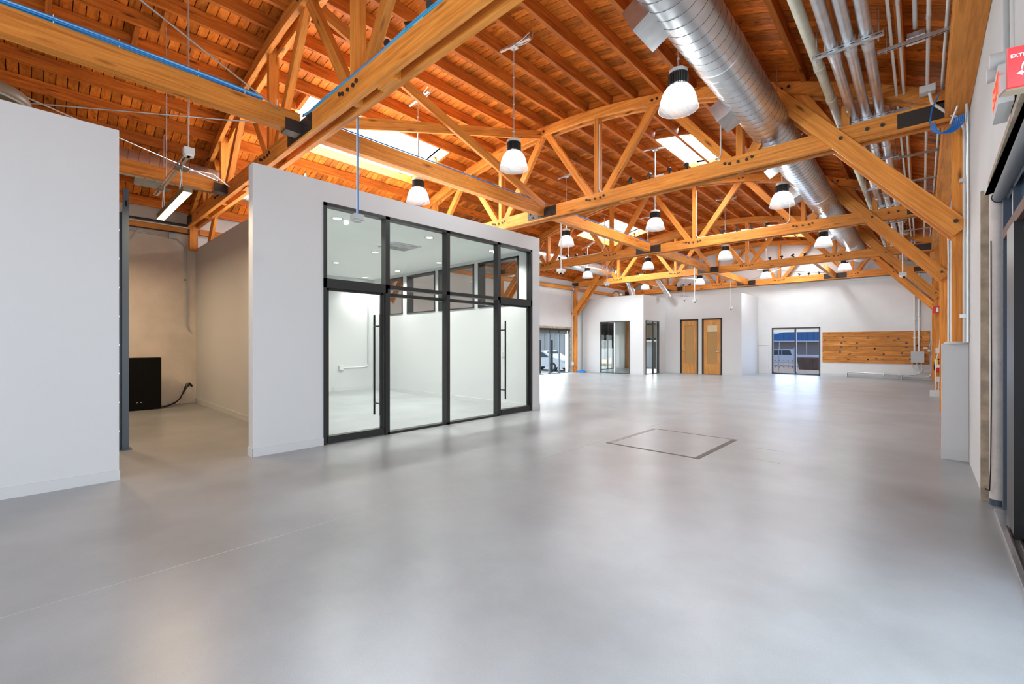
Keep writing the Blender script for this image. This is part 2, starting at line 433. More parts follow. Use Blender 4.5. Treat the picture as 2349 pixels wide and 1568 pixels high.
for k, yy in ((9, -.2), (8, .35), (7, .95), (6, 1.4), (8, 1.2), (7, .1), (10, 1.0)): blocking(k, yy)
for k, (x0, x1, y0, y1) in ((None, s) for s in SKY):
    for yy in (y0 - .04, y1 + .04):
        for j in range(len(JX) - 1):
            if JX[j] > x0 - .1 and JX[j + 1] < x1 + .1: blocking(j, yy)

# skylights
for i, (x0, x1, y0, y1) in enumerate(SKY):
    w = structure('window_%d' % (i + 10), ((x0 + x1) / 2, (y0 + y1) / 2, Z_DECK - drop((x0 + x1) / 2)))
    za, zb = Z_DECK - drop(x0), Z_DECK - drop(x1); up = .10 if x0 < XC else .17
    zt = max(za, zb) + up
    B().prism([(y0, za - .02), (y1, za - .02), (y1, zt), (y0, zt)], 'x', x0 - .03, x0).build('curb_panel', 'ply', w)
    B().prism([(y0, zb - .02), (y1, zb - .02), (y1, zt), (y0, zt)], 'x', x1, x1 + .03).build('curb_panel', 'ply', w)
    B().prism([(x0, za - .02), (x1, zb - .02), (x1, zt), (x0, zt)], 'y', y0 - .03, y0).build('curb_panel', 'ply', w)
    B().prism([(x0, za - .02), (x1, zb - .02), (x1, zt), (x0, zt)], 'y', y1, y1 + .03).build('curb_panel', 'ply', w)
    sl_ = lamp('skylight_daylight', 'AREA', ((x0 + x1) / 2 - SKEW * ((y0 + y1) / 2 - 5), (y0 + y1) / 2, zt - .06), (0, 0, 0), 78 * (x1 - x0) * (y1 - y0), (.87, .955, 1.0), shape='RECTANGLE', size=x1 - x0 - .04, size_y=y1 - y0 - .04)
    sl_.parent = w; sl_.matrix_parent_inverse = Matrix.Translation(w.location).inverted()
    n = 5; st = (y1 - y0) / n
    for k in range(n):
        box('pane', 'skypane', x0, x1, y0 + st * k + .02, y0 + st * (k + 1) - .02, zt, zt + .02, w)
    for k in range(n + 1):
        box('glazing_bar', 'boxgrey', x0 - .02, x1 + .02, y0 + st * k - .035, y0 + st * k + .035, zt - .05, zt + .03, w)

# ------------------------------------------------------------------ walls
def wall_x(name, mat, x0, x1, y0, y1, z1, holes, kind='structure'):
    """a wall whose faces look along X, with holes (y0,y1,z0,z1)"""
    b = B(); ys = sorted({y0, y1} | {h[0] for h in holes} | {h[1] for h in holes})
    for a, c in zip(ys, ys[1:]):
        hs = sorted([(h[2], h[3]) for h in holes if h[0] <= a + 1e-6 and h[1] >= c - 1e-6]); z = 0
        for p, q in hs:
            if p > z + 1e-6: b.box(x0, x1, a, c, z, p)
            z = q
        if z < z1: b.box(x0, x1, a, c, z, z1)
    return b.build(name, mat, kind=kind)
def wall_y(name, mat, y0, y1, x0, x1, z1, holes, kind='structure'):
    b = B(); xs = sorted({x0, x1} | {h[0] for h in holes} | {h[1] for h in holes})
    for a, c in zip(xs, xs[1:]):
        hs = sorted([(h[2], h[3]) for h in holes if h[0] <= a + 1e-6 and h[1] >= c - 1e-6]); z = 0
        for p, q in hs:
            if p > z + 1e-6: b.box(a, c, y0, y1, z, p)
            z = q
        if z < z1: b.box(a, c, y0, y1, z, z1)
    return b.build(name, mat, kind=kind)
OPEN_Y1, OPEN_Z = 5.62, 2.62
wall_x('wall_right', 'plaster', XR, XR + .22, YF - .2, YB + .2, WALLTOP, [(-1.0, OPEN_Y1, 0, OPEN_Z)])
SHEAR = False
LW = (13.45, 16.95, 0, 2.02)       # window in the left wall
MW = (18.95, 21.05, 0, 2.42)       # window of the meeting room in the left wall
wall_x('wall_left', 'plaster', XL - .25, XL, 2.5, YB + .2, 4.6, [LW, MW])
wall_x('wall_alcove', 'oldplaster', XL - .25, XL, YF - .2, 2.5, 4.6, [])
gable = B()
BW_ = (-5.22, -3.42, 0, 2.035); MB = (-11.4, -9.35, .0, 2.4)
def back_wall():
    b = B(); holes = [BW_, MB]
    xs = sorted({XL - .25, XR + .22} | {h[0] for h in holes} | {h[1] for h in holes} | {XL - .25 + (XR + .22 - XL + .25) * i / 26 for i in range(27)})
    for a, c in zip(xs, xs[1:]):
        h = [q for q in holes if q[0] <= a + 1e-6 and q[1] >= c - 1e-6]
        z = h[0][3] if h else 0
        za = max(WALLTOP, 6.1 - drop(max(a, XL))) if XL <= a <= XR else WALLTOP
        zb = max(WALLTOP, 6.1 - drop(min(c, XR))) if XL <= c <= XR else WALLTOP
        b.prism([(a, z), (c, z), (c, zb), (a, za)], 'y', YB, YB + .22)
    return b.build('wall_back', 'plaster', kind='structure')
back_wall()
# front wall behind the camera, its opening invented to let light in
wall_y('wall_front', 'plaster', YF - .22, YF, XL - .25, XR + .22, 6.2, [(-5.6, -.8, 0, 3.7)])

# ------------------------------------------------------------------ partitions
OX = -5.88                      # face of the glass office
OH = 3.50
FR = (2.60, 6.835, 0, 3.225)    # glazed opening y0 y1 z0 z1
wall_x('wall_office_front', 'white', OX - .15, OX, 1.755, 7.07, OH, [FR])
wall_y('wall_office_side', 'white', 2.49, 2.62, XL, OX - .15, OH, [])
CL = [(-11.6, -10.62, 2.16, 3.18), (-10.42, -9.16, 2.16, 3.18), (-9.02, -7.69, 2.16, 3.18), (-7.55, -6.30, 2.16, 3.18)]
wall_y('wall_office_end', 'white', 6.90, 7.07, XL, OX - .15, OH, CL)
box('ceiling_office', 'ceil', XL, OX - .15, 2.62, 6.90, 3.25, 3.42, kind='structure')
box('wall_office_inner', 'white', XL, XL + .03, 2.62, 6.90, 0, 3.25, kind='structure')
box('wall_partition', 'white', OX - .13, OX + .02, YF, .556, 0, 3.455, kind='structure')
# baseboards
box('baseboard_office', 'base', OX, OX + .012, 1.75, FR[0], 0, .10, kind='structure')
box('baseboard_office_far', 'base', OX, OX + .012, FR[1], 7.075, 0, .10, kind='structure')
box('baseboard_office_return', 'base', OX - .15, OX + .012, 1.743, 1.755, 0, .10, kind='structure')
box('baseboard_side', 'base', XL, OX - .15, 2.478, 2.49, 0, .10, kind='structure')
box('baseboard_partition', 'base', OX + .02, OX + .032, YF, .562, 0, .10, kind='structure')
box('baseboard_office_inner', 'base', XL + .03, XL + .042, 5.7, 6.9, 0, .10, kind='structure')
box('baseboard_office_end', 'base', XL + .03, OX - .15, 6.888, 6.90, 0, .10, kind='structure')
# meeting room block at the far end
PY, PX, PY2, PX2, PH = 17.78, -9.02, 19.95, -5.76, 3.44
MG = (-11.16, -9.66, 0, 2.33); MG2 = (17.98, 19.27, 0, 2.34)
D1 = (-8.33, -7.52, 0, 2.42); D2 = (-7.36, -6.52, 0, 2.43)
wall_y('wall_meeting_front', 'white', PY, PY + .12, -12.12, PX, PH, [MG])
wall_x('wall_meeting_return', 'white', PX - .12, PX, PY + .12, PY2 + .12, PH, [MG2])
wall_y('wall_meeting_doors', 'white', PY2, PY2 + .12, PX, PX2, PH, [D1, D2])
wall_x('wall_meeting_side', 'white', PX2 - .12, PX2, PY2 + .12, YB, PH, [])
box('ceiling_closets', 'ceil', PX, PX2 - .12, PY2 + .12, YB, 2.6, 2.7, kind='structure')
box('baseboard_meeting', 'base', -12.12, MG[0], PY - .012, PY, 0, .10, kind='structure')
box('baseboard_meeting_corner', 'base', MG[1], PX + .012, PY - .012, PY, 0, .10, kind='structure')
box('baseboard_meeting_doors', 'base', PX, D1[0], PY2 - .012, PY2, 0, .10, kind='structure')
box('baseboard_meeting_mid', 'base', D1[1], D2[0], PY2 - .012, PY2, 0, .10, kind='structure')
box('baseboard_meeting_end', 'base', D2[1], PX2 + .012, PY2 - .012, PY2, 0, .10, kind='structure')
box('baseboard_meeting_side', 'base', PX2, PX2 + .012, PY2, YB, 0, .10, kind='structure')
box('baseboard_back', 'base', -3.4, XR, YB - .012, YB, 0, .11, kind='structure')
box('baseboard_right', 'base', XR - .012, XR, 5.66, 7.3, 0, .10, kind='structure')

# ------------------------------------------------------------------ glazed office front: window_1 with two doors
win = structure('window_1', (OX, 4.7, 0))
fx0, fx1 = OX - .11, OX + .012
MU = [3.555, 4.69, 5.89]
def fbox(name, y0, y1, z0, z1, x0=fx0, x1=fx1, mat='black', par=win): return box(name, mat, x0, x1, y0, y1, z0, z1, par)
fbox('jamb', FR[0], FR[0] + .045, 0, FR[3]); fbox('jamb', FR[1] - .045, FR[1], 0, FR[3])
fbox('head', FR[0], FR[1], FR[3] - .045, FR[3])
for m in MU: fbox('mullion', m - .035, m + .035, 0, FR[3])
fbox('transom', FR[0], MU[0], 2.09, 2.215); fbox('transom', MU[0], MU[2], 2.155, 2.21)
fbox('transom', MU[2], FR[1], 2.09, 2.215)
fbox('door_header', MU[0], MU[2], 2.055, 2.105, fx0 - .05, fx0 + .01)
fbox('sill', MU[0], MU[2], 0, .035)
seg = [FR[0] + .045, MU[0], MU[1], MU[2], FR[1] - .045]
for a, b_ in zip(seg, seg[1:]):
    fbox('pane', a, b_, 2.2, FR[3] - .045, OX - .055, OX - .045, 'glass')
for a, b_ in ((MU[0], MU[1]), (MU[1], MU[2])):
    fbox('pane', a, b_, .035, 2.16, OX - .055, OX - .045, 'glass')
def office_door(idx, y0, y1, hy, bars):
    d = structure('door_%d' % idx, (OX, (y0 + y1) / 2, 0))
    dx0, dx1 = OX - .075, OX - .03
    fbox('stile', y0, y0 + .028, .012, 2.09, dx0, dx1, par=d); fbox('stile', y1 - .028, y1, .012, 2.09, dx0, dx1, par=d)
    fbox('bottom_rail', y0, y1, .012, .105, dx0 - .02, dx1 + .035, par=d); fbox('top_rail', y0, y1, 2.06, 2.09, dx0, dx1, par=d)
    fbox('pane', y0 + .028, y1 - .028, .105, 2.06, OX - .057, OX - .047, 'glass', d)
    for s in bars:
        h = B().box(OX - .052 + s * .085 - .011, OX - .052 + s * .085 + .011, hy - .011, hy + .011, .30, 1.77).build('pull_handle', 'black', d)
        for z in (.47, 1.60):
            B().cyl((OX - .052, hy, z), (OX - .052 + s * .085, hy, z), .011, n=8).build('standoff', 'black', h)
    return d
office_door(1, 2.66, 3.50, 3.42, (1, -1))
office_door(2, 5.945, 6.775, 6.03, (1, -1))
# clerestory windows in the office end wall
for i, (x0, x1, z0, z1) in enumerate(CL):
    w = structure('window_%d' % (20 + i), ((x0 + x1) / 2, 6.95, z0))
    b = .045
    box('jamb', 'black', x0, x0 + b, 6.885, 7.08, z0, z1, w); box('jamb', 'black', x1 - b, x1, 6.885, 7.08, z0, z1, w)
    box('head', 'black', x0, x1, 6.885, 7.08, z1 - b, z1, w); box('sill', 'black', x0, x1, 6.885, 7.08, z0, z0 + b * .6, w)
    box('pane', 'glass', x0 + b, x1 - b, 6.975, 6.985, z0 + b * .6, z1 - b, w)

# office downlights, vent, outlets, conduit
k = 0
names = {(-6.6, 3.13): 'nearest the glass door with two handles', (-6.6, 4.84): 'in front of the middle glass panes', (-8.48, 4.84): 'beside the ceiling vent',
         (-10.25, 4.84): 'furthest back in the middle row', (-8.48, 6.5): 'second from the left in the row by the clerestory windows',
         (-10.25, 6.5): 'third back in the row by the clerestory windows', (-11.95, 6.5): 'last in the row by the clerestory windows',
         (-6.6, 6.42): 'above the far glass door'}
for (x, y_), where in names.items():
    t = thing('downlight', 'recessed office downlight ' + where, 'downlight', (x, y_, 3.25), 'recessed office downlights')
    B().lathe([(.062, -.004), (.085, -.006), (.09, 0)], (x, y_, 3.25), 24).build('trim_ring', 'white', t)
    B().cyl((x, y_, 3.2495), (x, y_, 3.246), .064, n=24).build('lens', 'downlight', t)
    s = lamp('downlight_beam', 'SPOT', (x, y_, 3.235), (0, 0, 0), 185, (.98, .97, .92), spot_size=R(140), spot_blend=.8, shadow_soft_size=.06)
    s.parent = t; s.matrix_parent_inverse = Matrix.Translation(t.location).inverted()
vx, vy = -7.62, 4.88
t = thing('ceiling_vent', 'square white four-way air vent in the glass office ceiling', 'vent', (vx, vy, 3.25))
box('frame', 'white', vx - .3, vx + .3, vy - .3, vy + .3, 3.238, 3.25, t)
for q in range(4):
    for j in range(7):
        o = .03 + j * .034
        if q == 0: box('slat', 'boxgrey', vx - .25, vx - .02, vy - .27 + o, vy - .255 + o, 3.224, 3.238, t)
        if q == 1: box('slat', 'white', vx + .02 + o * .9, vx + .035 + o * .9, vy - .25, vy - .02, 3.224, 3.238, t)
        if q == 2: box('slat', 'white', vx + .02, vx + .25, vy + .02 + o * .9, vy + .035 + o * .9, 3.224, 3.238, t)
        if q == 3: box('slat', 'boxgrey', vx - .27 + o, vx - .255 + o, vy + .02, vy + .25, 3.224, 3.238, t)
for (x, z, w, lab) in ((-8.9, .42, .07, 'white power outlet on the office end wall behind the middle pane'),
                       (-6.98, .42, .07, 'white power outlet on the office end wall by the far door'),
                       (-6.75, 1.12, .12, 'white light switch on the office end wall by the far door'),
                       (-10.9, .42, .07, 'white power outlet deep in the office end wall')):
    t = thing('wall_plate', lab, 'outlet', (x, 6.9, z))
    box('plate', 'lightgrey', x - w / 2, x + w / 2, 6.89, 6.90, z - .058, z + .058, t)
    box('socket', 'boxgrey', x - w / 4, x + w / 4, 6.887, 6.89, z + .008, z + .035, t)
    box('socket', 'boxgrey', x - w / 4, x + w / 4, 6.887, 6.89, z - .035, z - .008, t)
t = thing('wall_conduit', 'thin white conduit bending along the inner office wall to a small box', 'conduit', (XL + .06, 6.3, .6))
B().tube([(XL + .05, 6.75, 3.2), (XL + .05, 6.75, .75)] + arc((XL + .05, 6.65, .75), .1, 0, -math.pi / 2, (0, 1, 0), (0, 0, 1)) + [(XL + .05, 5.95, .65)], .014).build('pipe', 'lightgrey', t)
box('outlet_box', 'lightgrey', XL + .03, XL + .09, 5.85, 5.97, .59, .71, t)
box('trim_1', 'ply', XL + .03, XL + .06, 5.47, 5.56, 0, 1.75, kind='structure')

# ------------------------------------------------------------------ far partition glazing, doors
def glazed_y(idx, x0, x1, z1, y, mulls, mat='bronze'):
    w = structure('window_%d' % idx, ((x0 + x1) / 2, y, 0)); f = .035
    box('jamb', mat, x0, x0 + f, y - .02, y + .08, 0, z1, w); box('jamb', mat, x1 - f, x1, y - .02, y + .08, 0, z1, w)
    box('head', mat, x0, x1, y - .02, y + .08, z1 - f, z1, w); box('sill', mat, x0, x1, y - .02, y + .08, 0, .03, w)
    xs = [x0 + f] + mulls + [x1 - f]
    for m in mulls: box('mullion', 'lightgrey' if mat == 'bronze' else mat, m - .022, m + .022, y - .01, y + .06, .03, z1 - f, w)
    for a, b_ in zip(xs, xs[1:]): box('pane', 'glass', a, b_, y + .025, y + .033, .03, z1 - f, w)
    return w
def glazed_x(idx, y0, y1, z1, x, mulls, mat='bronze', glassmat='glass'):
    w = structure('window_%d' % idx, (x, (y0 + y1) / 2, 0)); f = .04
    box('jamb', mat, x - .08, x + .02, y0, y0 + f, 0, z1, w); box('jamb', mat, x - .08, x + .02, y1 - f, y1, 0, z1, w)
    box('head', mat, x - .08, x + .02, y0, y1, z1 - f, z1, w); box('sill', mat, x - .08, x + .02, y0, y1, 0, .03, w)
    ys_ = [y0 + f] + mulls + [y1 - f]
    for m in mulls: box('mullion', mat, x - .06, x + .01, m - .03, m + .03, .03, z1 - f, w)
    for a, b_ in zip(ys_, ys_[1:]): box('pane', glassmat, x - .033, x - .025, a, b_, .03, z1 - f, w)
    return w
glazed_y(2, MG[0], MG[1], MG[3], PY, [-10.42])
glazed_x(3, MG2[0], MG2[1], MG2[3], PX, [18.72])
def wood_door(idx, d, hinge_left, lab):
    x0, x1, _, z1 = d; y_ = PY2
    w = structure('door_%d' % idx, ((x0 + x1) / 2, y_, 0)); f = .06
    box('frame_jamb', 'black', x0, x0 + f, y_ - .015, y_ + .13, 0, z1, w); box('frame_jamb', 'black', x1 - f, x1, y_ - .015, y_ + .13, 0, z1, w)
    box('frame_head', 'black', x0, x1, y_ - .015, y_ + .13, z1 - f, z1, w)
    a, b_ = x0 + f + .003, x1 - f - .003; gl = .145; g0, g1 = .46, 2.14; yy0, yy1 = y_ + .02, y_ + .065
    box('stile', 'oak', a, a + gl, yy0, yy1, .01, z1 - f - .003, w); box('stile', 'oak', b_ - gl, b_, yy0, yy1, .01, z1 - f - .003, w)
    box('rail', 'oak', a + gl, b_ - gl, yy0, yy1, .01, g0, w); box('rail', 'oak', a + gl, b_ - gl, yy0, yy1, g1, z1 - f - .003, w)
    gm = g1 - (.30 if hinge_left else .86)
    box('pane', 'doorglass', a + gl, b_ - gl, yy0 + .02, yy0 + .026, g0, gm, w); box('pane', 'doorglass_lit' if hinge_left else 'doorglass', a + gl, b_ - gl, yy0 + .02, yy0 + .026, gm + .006, g1, w)  # upper pane of the right door coloured as if lit
    hx = b_ - .06 if hinge_left else a + .06; s = -1 if hinge_left else 1
    h = B().cyl((hx, yy0, 1.0), (hx, yy0 - .015, 1.0), .032, n=16).build('rosette', 'chrome', w)
    B().tube([(hx, yy0 - .01, 1.0), (hx, yy0 - .06, 1.0), (hx + s * .03, yy0 - .065, 1.0), (hx + s * .13, yy0 - .06, .995)], .011).build('lever', 'chrome', w)
wood_door(3, D1, False, '')
wood_door(4, D2, True, '')
# rooms behind the doors
box('wall_closet', 'beigeshade', -7.46, -7.42, PY2 + .12, YB, 0, 2.6, kind='structure')
# back window
w4 = structure('window_4', (-4.32, YB, 0))
x0, x1, _, z1 = BW_
for a, b_, c, d in ((x0, x0 + .05, 0, z1), (x1 - .05, x1, 0, z1)): box('jamb', 'bronze', a, b_, YB + .02, YB + .14, c, d, w4)
box('head', 'bronze', x0, x1, YB + .02, YB + .14, z1 - .05, z1, w4); box('sill', 'bronze', x0, x1, YB + .02, YB + .14, 0, .05, w4)
box('mullion', 'bronze', -4.35, -4.29, YB + .03, YB + .13, .05, z1 - .05, w4)
for a, b_ in ((x0 + .05, -4.35), (-4.29, x1 - .05)):
    box('pane', 'tintglass', a, b_, YB + .07, YB + .078, .05, z1 - .05, w4)
    box('roller_shade', 'lightgrey', a + .01, b_ - .01, YB + .045, YB + .052, z1 - .20, z1 - .05, w4)
# back wall window of the meeting room with a half drawn shade
w5 = structure('window_5', (-10.4, YB, 0))
x0, x1, zb0, z1 = MB
for a, b_ in ((x0, x0 + .05), (x1 - .05, x1)): box('jamb', 'bronze', a, b_, YB + .02, YB + .14, zb0, z1, w5)
box('mullion', 'bronze', -10.4, -10.34, YB + .03, YB + .13, zb0, z1, w5)
box('head', 'bronze', x0, x1, YB + .02, YB + .14, z1 - .05, z1, w5); box('sill', 'bronze', x0, x1, YB + .02, YB + .14, zb0, zb0 + .05, w5)
box('pane', 'glass', x0 + .05, x1 - .05, YB + .08, YB + .088, zb0 + .05, z1 - .05, w5)
box('roller_shade', 'beigeshade', x0 + .05, x1 - .05, YB + .05, YB + .057, 1.62, z1 - .05, w5)
box('shade_bar', 'black', x0 + .05, x1 - .05, YB + .04, YB + .07, 1.53, 1.62, w5)
# left wall windows
glazed_x(6, LW[0], LW[1], LW[3], XL - .02, [14.0, 14.75, 15.5, 16.2], 'bluegrey')
w7 = glazed_x(7, MW[0], MW[1], MW[3], XL - .02, [19.65, 20.35], 'black')
wl6 = bpy.data.objects['window_6']
for a, b_ in ((13.5, 14.75), (14.75, 15.5), (15.5, 16.2), (16.2, 16.9)):
    box('roller_shade', 'shade', XL - .10, XL - .095, a + .02, b_ - .02, 1.78, 1.98, wl6)
box('shade_cassette', 'black', XL - .06, XL + .03, LW[0], LW[1], 1.93, 2.02, wl6)
for a, b_ in ((18.99, 19.65), (19.65, 20.35), (20.35, 21.0)):
    box('roller_shade', 'dark', XL - .10, XL - .095, a, b_, 1.08, 2.38, w7)
B().box(XL - .01, XL + .03, LW[0] - .1, LW[1] + .12, LW[3], LW[3] + .09).build('trim_2', 'roughtrim', kind='structure')
B().box(XL - .01, XL + .03, LW[1], LW[1] + .12, 0, LW[3]).build('trim_3', 'roughtrim', kind='structure')

SHEAR = True
# ------------------------------------------------------------------ trusses
NB = [1.29, 3.82, 5.12]; NT = [0, 2.5, 4.45]
TRN = ['behind the camera', 'nearest the camera, above the blue cables and office side wall', 'second from the camera, with a conduit looping over its posts',
       'third from the camera, above the floor hatch and far lamps', 'fourth from the camera, with a knee brace at the left post', 'furthest, against the white back gable']
def planks_arc(y0, y1):
    return arched(XL + .08, XR - .08, y0, y1, Z_TC0, Z_TC1 - Z_TC0)
bolt_src = B().cyl((0, 0, 0), (0, -.018, 0), .022, n=10).mesh('bolt', 'iron')
def bolt(parent, x, y, z):
    o = bpy.data.objects.new('bolt', bolt_src); C.objects.link(o); attach(o, parent); o.location = SH((x, y, z))
def make_truss(i):
    y = TY[i]
    t = thing('roof_truss', 'timber bowstring truss, ' + TRN[i], 'truss', (XC, y, 3.95), 'timber bowstring trusses')
    for s in (-1, 1):
        y0, y1 = sorted((y + s * .045, y + s * .112))
        q = planks_arc(y0, y1); q.build('top_chord', 'timber', t)
        timber('bottom_chord', (XL + .06, (y0 + y1) / 2, 4.07), (XR - .03, (y0 + y1) / 2, 4.07), y1 - y0, .24, 'timber', t)
        yk0, yk1 = y + s * .112, y + s * .165; yk = (yk0 + yk1) / 2
        for sx in (-1, 1):
            if i == 1 and (sx == 1 or s == -1): continue
            timber('knee_brace', (XC + sx * 4.2, yk, 5.02), (XC + sx * 6.2, yk, 2.64), .05, .2, 'timber', t)
    for sx in (-1, 1):
        for d in NB:
            x = XC + sx * d
            timber('web_post', (x, y, 3.96), (x, y, Z_TC0 - drop(x) + .13), .088, .14, 'timber', t, up=(0, 1, 0)).rotation_mode = 'XYZ'
        for a, b_ in ((0, 1.29), (2.5, 1.29), (2.5, 3.82), (4.5, 3.82), (4.5, 5.12)):
            xt = XC + sx * a; xb = XC + sx * b_
            off = .07 if a < b_ else -.07
            timber('web_diagonal', (xb - sx * off * -1 * -1, y, 4.06), (xt + sx * off * .6, y, Z_TC0 - drop(xt) + .08), .086, .135, 'timber', t)
    # steel splice plates and bolts on the side that shows
    for xp in ([XC] if i < 5 else [XC, XC - 3.3, XC + 3.3]):
        pl_ = box('steel_plate', 'iron', xp - .40, xp + .36, y - .122, y - .112, 3.975, 4.18, t)
        for q in range(9):
            bolt(pl_, xp - .34 + q * .08 if q != 4 else xp - .02, y - .122, 4.03 if q % 2 else 4.12)
    box('steel_plate', 'iron', XR - .62, XR - .06, y - .121, y - .112, 3.98, 4.16, t)
    box('steel_plate', 'iron', XL + .1, XL + .5, y - .121, y - .112, 3.99, 4.15, t)
    for d in (1.29, 3.82):
        for sx in (-1, 1):
            for o_ in (-.19, -.12, .0, .12, .19): bolt(t, XC + sx * d + o_, y - .112, 4.09 + (.02 if abs(o_) > .15 else 0))
    for d in (5.35, 5.5): bolt(t, XC + d, y - .112, 4.08)
    for sx in (-1, 1):
        bolt(t, XC + sx * 6.15, y - .165, 2.75); bolt(t, XC + sx * 5.08, y - .165, 4.03)
        for d in NT[1:]:
            for o_ in (-.06, .03): bolt(t, XC + sx * d + o_, y - .112, Z_TC0 - drop(XC + sx * d) + .08)
    for o_ in (-.06, .04): bolt(t, XC + o_, y - .112, Z_TC0 + .07)
    for xb in (-4.0, -8.4):
        timber('spacer_block', (xb - .14, y, 4.05), (xb + .14, y, 4.05), .09, .24, 'timber', t)
    return t
TR = [make_truss(i) for i in range(6)]

# posts along both long walls
pn = ['behind the camera', 'beside the storefront opening', 'standing behind the white boxed base', 'second beyond the white boxed base', 'with the red extinguisher sign', 'in the far right corner']
for i, y in enumerate(TY):
    if i >= 2 or i == 1:
        if not (YF < y < OPEN_Y1 and i == 1):
            o = timber('wall_post', (.262, y, 0), (.262, y, 4.0), .14, .15, 'timber', None, up=(0, 1, 0))
            tag(o, 'square timber wall post on the right, ' + pn[i], 'post', 'timber posts on the right wall')
    if i in (1, 3, 4, 5):
        lab = {1: 'timber wall post in the alcove corner, mostly behind the office side wall', 3: 'timber post on the left wall, hidden beyond the glass office',
               4: 'timber post on the left wall with blue cable heaped at its foot', 5: 'timber post in the far left corner inside the meeting room'}[i]
        SHEAR = False
        o = timber('wall_post', (XL + .10, y, 3.45 if i == 1 else 0), (XL + .10, y, 4.1), .14, .15, 'timber', None, up=(0, 1, 0))
        tag(o, lab, 'post', 'timber posts on the left wall'); SHEAR = True
# header beams along the walls
hn = ['behind the camera', 'over the storefront opening', 'between the second and third trusses', 'between the third and fourth trusses', 'in the last bay']
for i in range(5):
    o = timber('header_beam', (.228, TY[i] + .12, 4.12), (.228, TY[i + 1] - .12, 4.12), .2, .30)
    tag(o, 'heavy timber header beam along the right wall, ' + hn[i], 'beam', 'header beams on the right wall')
    SHEAR = False
    o = timber('wall_ledger', (XL + .06, TY[i] + .12, 3.88), (XL + .06, TY[i + 1] - .12, 3.88), .10, .13)
    tag(o, 'timber ledger on the left wall under the eaves, ' + ['behind the partition', 'above the glass office', 'between the second and third trusses', 'above the left window', 'inside the far meeting room'][i], 'beam', 'ledgers on the left wall'); SHEAR = True

# struts between the trusses
sn = ['near left, carrying a thick bundle of blue cables', 'running past the large skylight from the first truss to the second', 'from the second truss to the third', 'from the third truss to the fourth', 'from the fourth truss to the back gable']
for i in range(5):
    o = timber('longitudinal_strut', (XC, TY[i] + .14, 4.13), (XC, TY[i + 1] - .14, 4.13), .135, .235)
    tag(o, 'middle roof strut, ' + sn[i], 'beam', 'struts along the middle of the roof')
for i in (0, 4):
    for x in (XC - 3.25, XC + 3.25):
        if i == 0 and x > XC: continue
        o = timber('longitudinal_strut', (x, TY[i] + .14, 4.10), (x, TY[i + 1] - .14, 4.10), .12, .2)
        tag(o, {(0, -1): 'orange timber strut below the left duct above the alcove', (4, -1): 'left side timber strut in the last bay above the meeting room',
                (4, 1): 'right side timber strut in the last bay near the spiral duct'}[(i, -1 if x < XC else 1)], 'beam')
for i, where in ((1, 'between the first and second trusses'), (3, 'between the third and fourth trusses')):
    o = timber('sway_brace', (XC + .05, TY[i] + .12, 5.72), (XC + .05, TY[i + 1] - .12, 4.2), .05, .16)
    tag(o, 'timber sway brace falling away from the camera ' + where, 'brace')
    o = timber('sway_brace', (XC - .05, TY[i] + .12, 4.3), (XC - .05, TY[i + 1] - .12, 5.72), .05, .16)
    tag(o, 'timber sway brace rising away from the camera ' + where, 'brace')
# tension rods
rods = [((-6.05, 2.30, 4.2), (-2.75, -2.4, 4.2), 'steel tension rod crossing the near roof towards the top left'),
        ((-6.12, 2.32, 4.2), (-9.6, -2.4, 4.2), 'steel tension rod running left from the central strut above the partition'),
        ((-9.25, 2.35, 4.18), (-6.15, -2.4, 4.18), 'steel tension rod passing over the alcove in front of the left duct'),
        ((-9.2, 17.4, 4.2), (-6.1, 22.05, 4.2), 'thin tension rod in the last bay, left of the middle strut'),
        ((-5.9, 17.4, 4.2), (-2.8, 22.05, 4.2), 'thin tension rod in the last bay, falling right'),
        ((-2.8, 17.4, 4.16), (-5.9, 22.05, 4.16), 'thin tension rod in the last bay, falling left')]
for a, b_, lab in rods:
    t = thing('tension_rod', lab, 'rod', a)
    B().cyl(a, b_, .009, n=8).build('rod', 'galv', t)
    d = (Vector(b_) - Vector(a)).normalized(); q = Vector(a) + d * .22
    B().cyl(Vector(a), q, .022, n=8).build('turnbuckle', 'iron', t)
for (x, y_) in ((XC, 2.30), (XC - 3.25, 2.30)):
    o = B().box(x - .085, x + .085, y_ - .2, y_ - .0, 3.99, 4.0).box(x - .085, x - .072, y_ - .2, y_, 4.0, 4.14).box(x + .072, x + .085, y_ - .2, y_, 4.0, 4.14).build('beam_bracket', 'iron')
    tag(o, 'dark steel bracket joining %s strut to the first truss' % ('the middle' if x == XC else 'the left'), 'bracket')

SHEAR = False
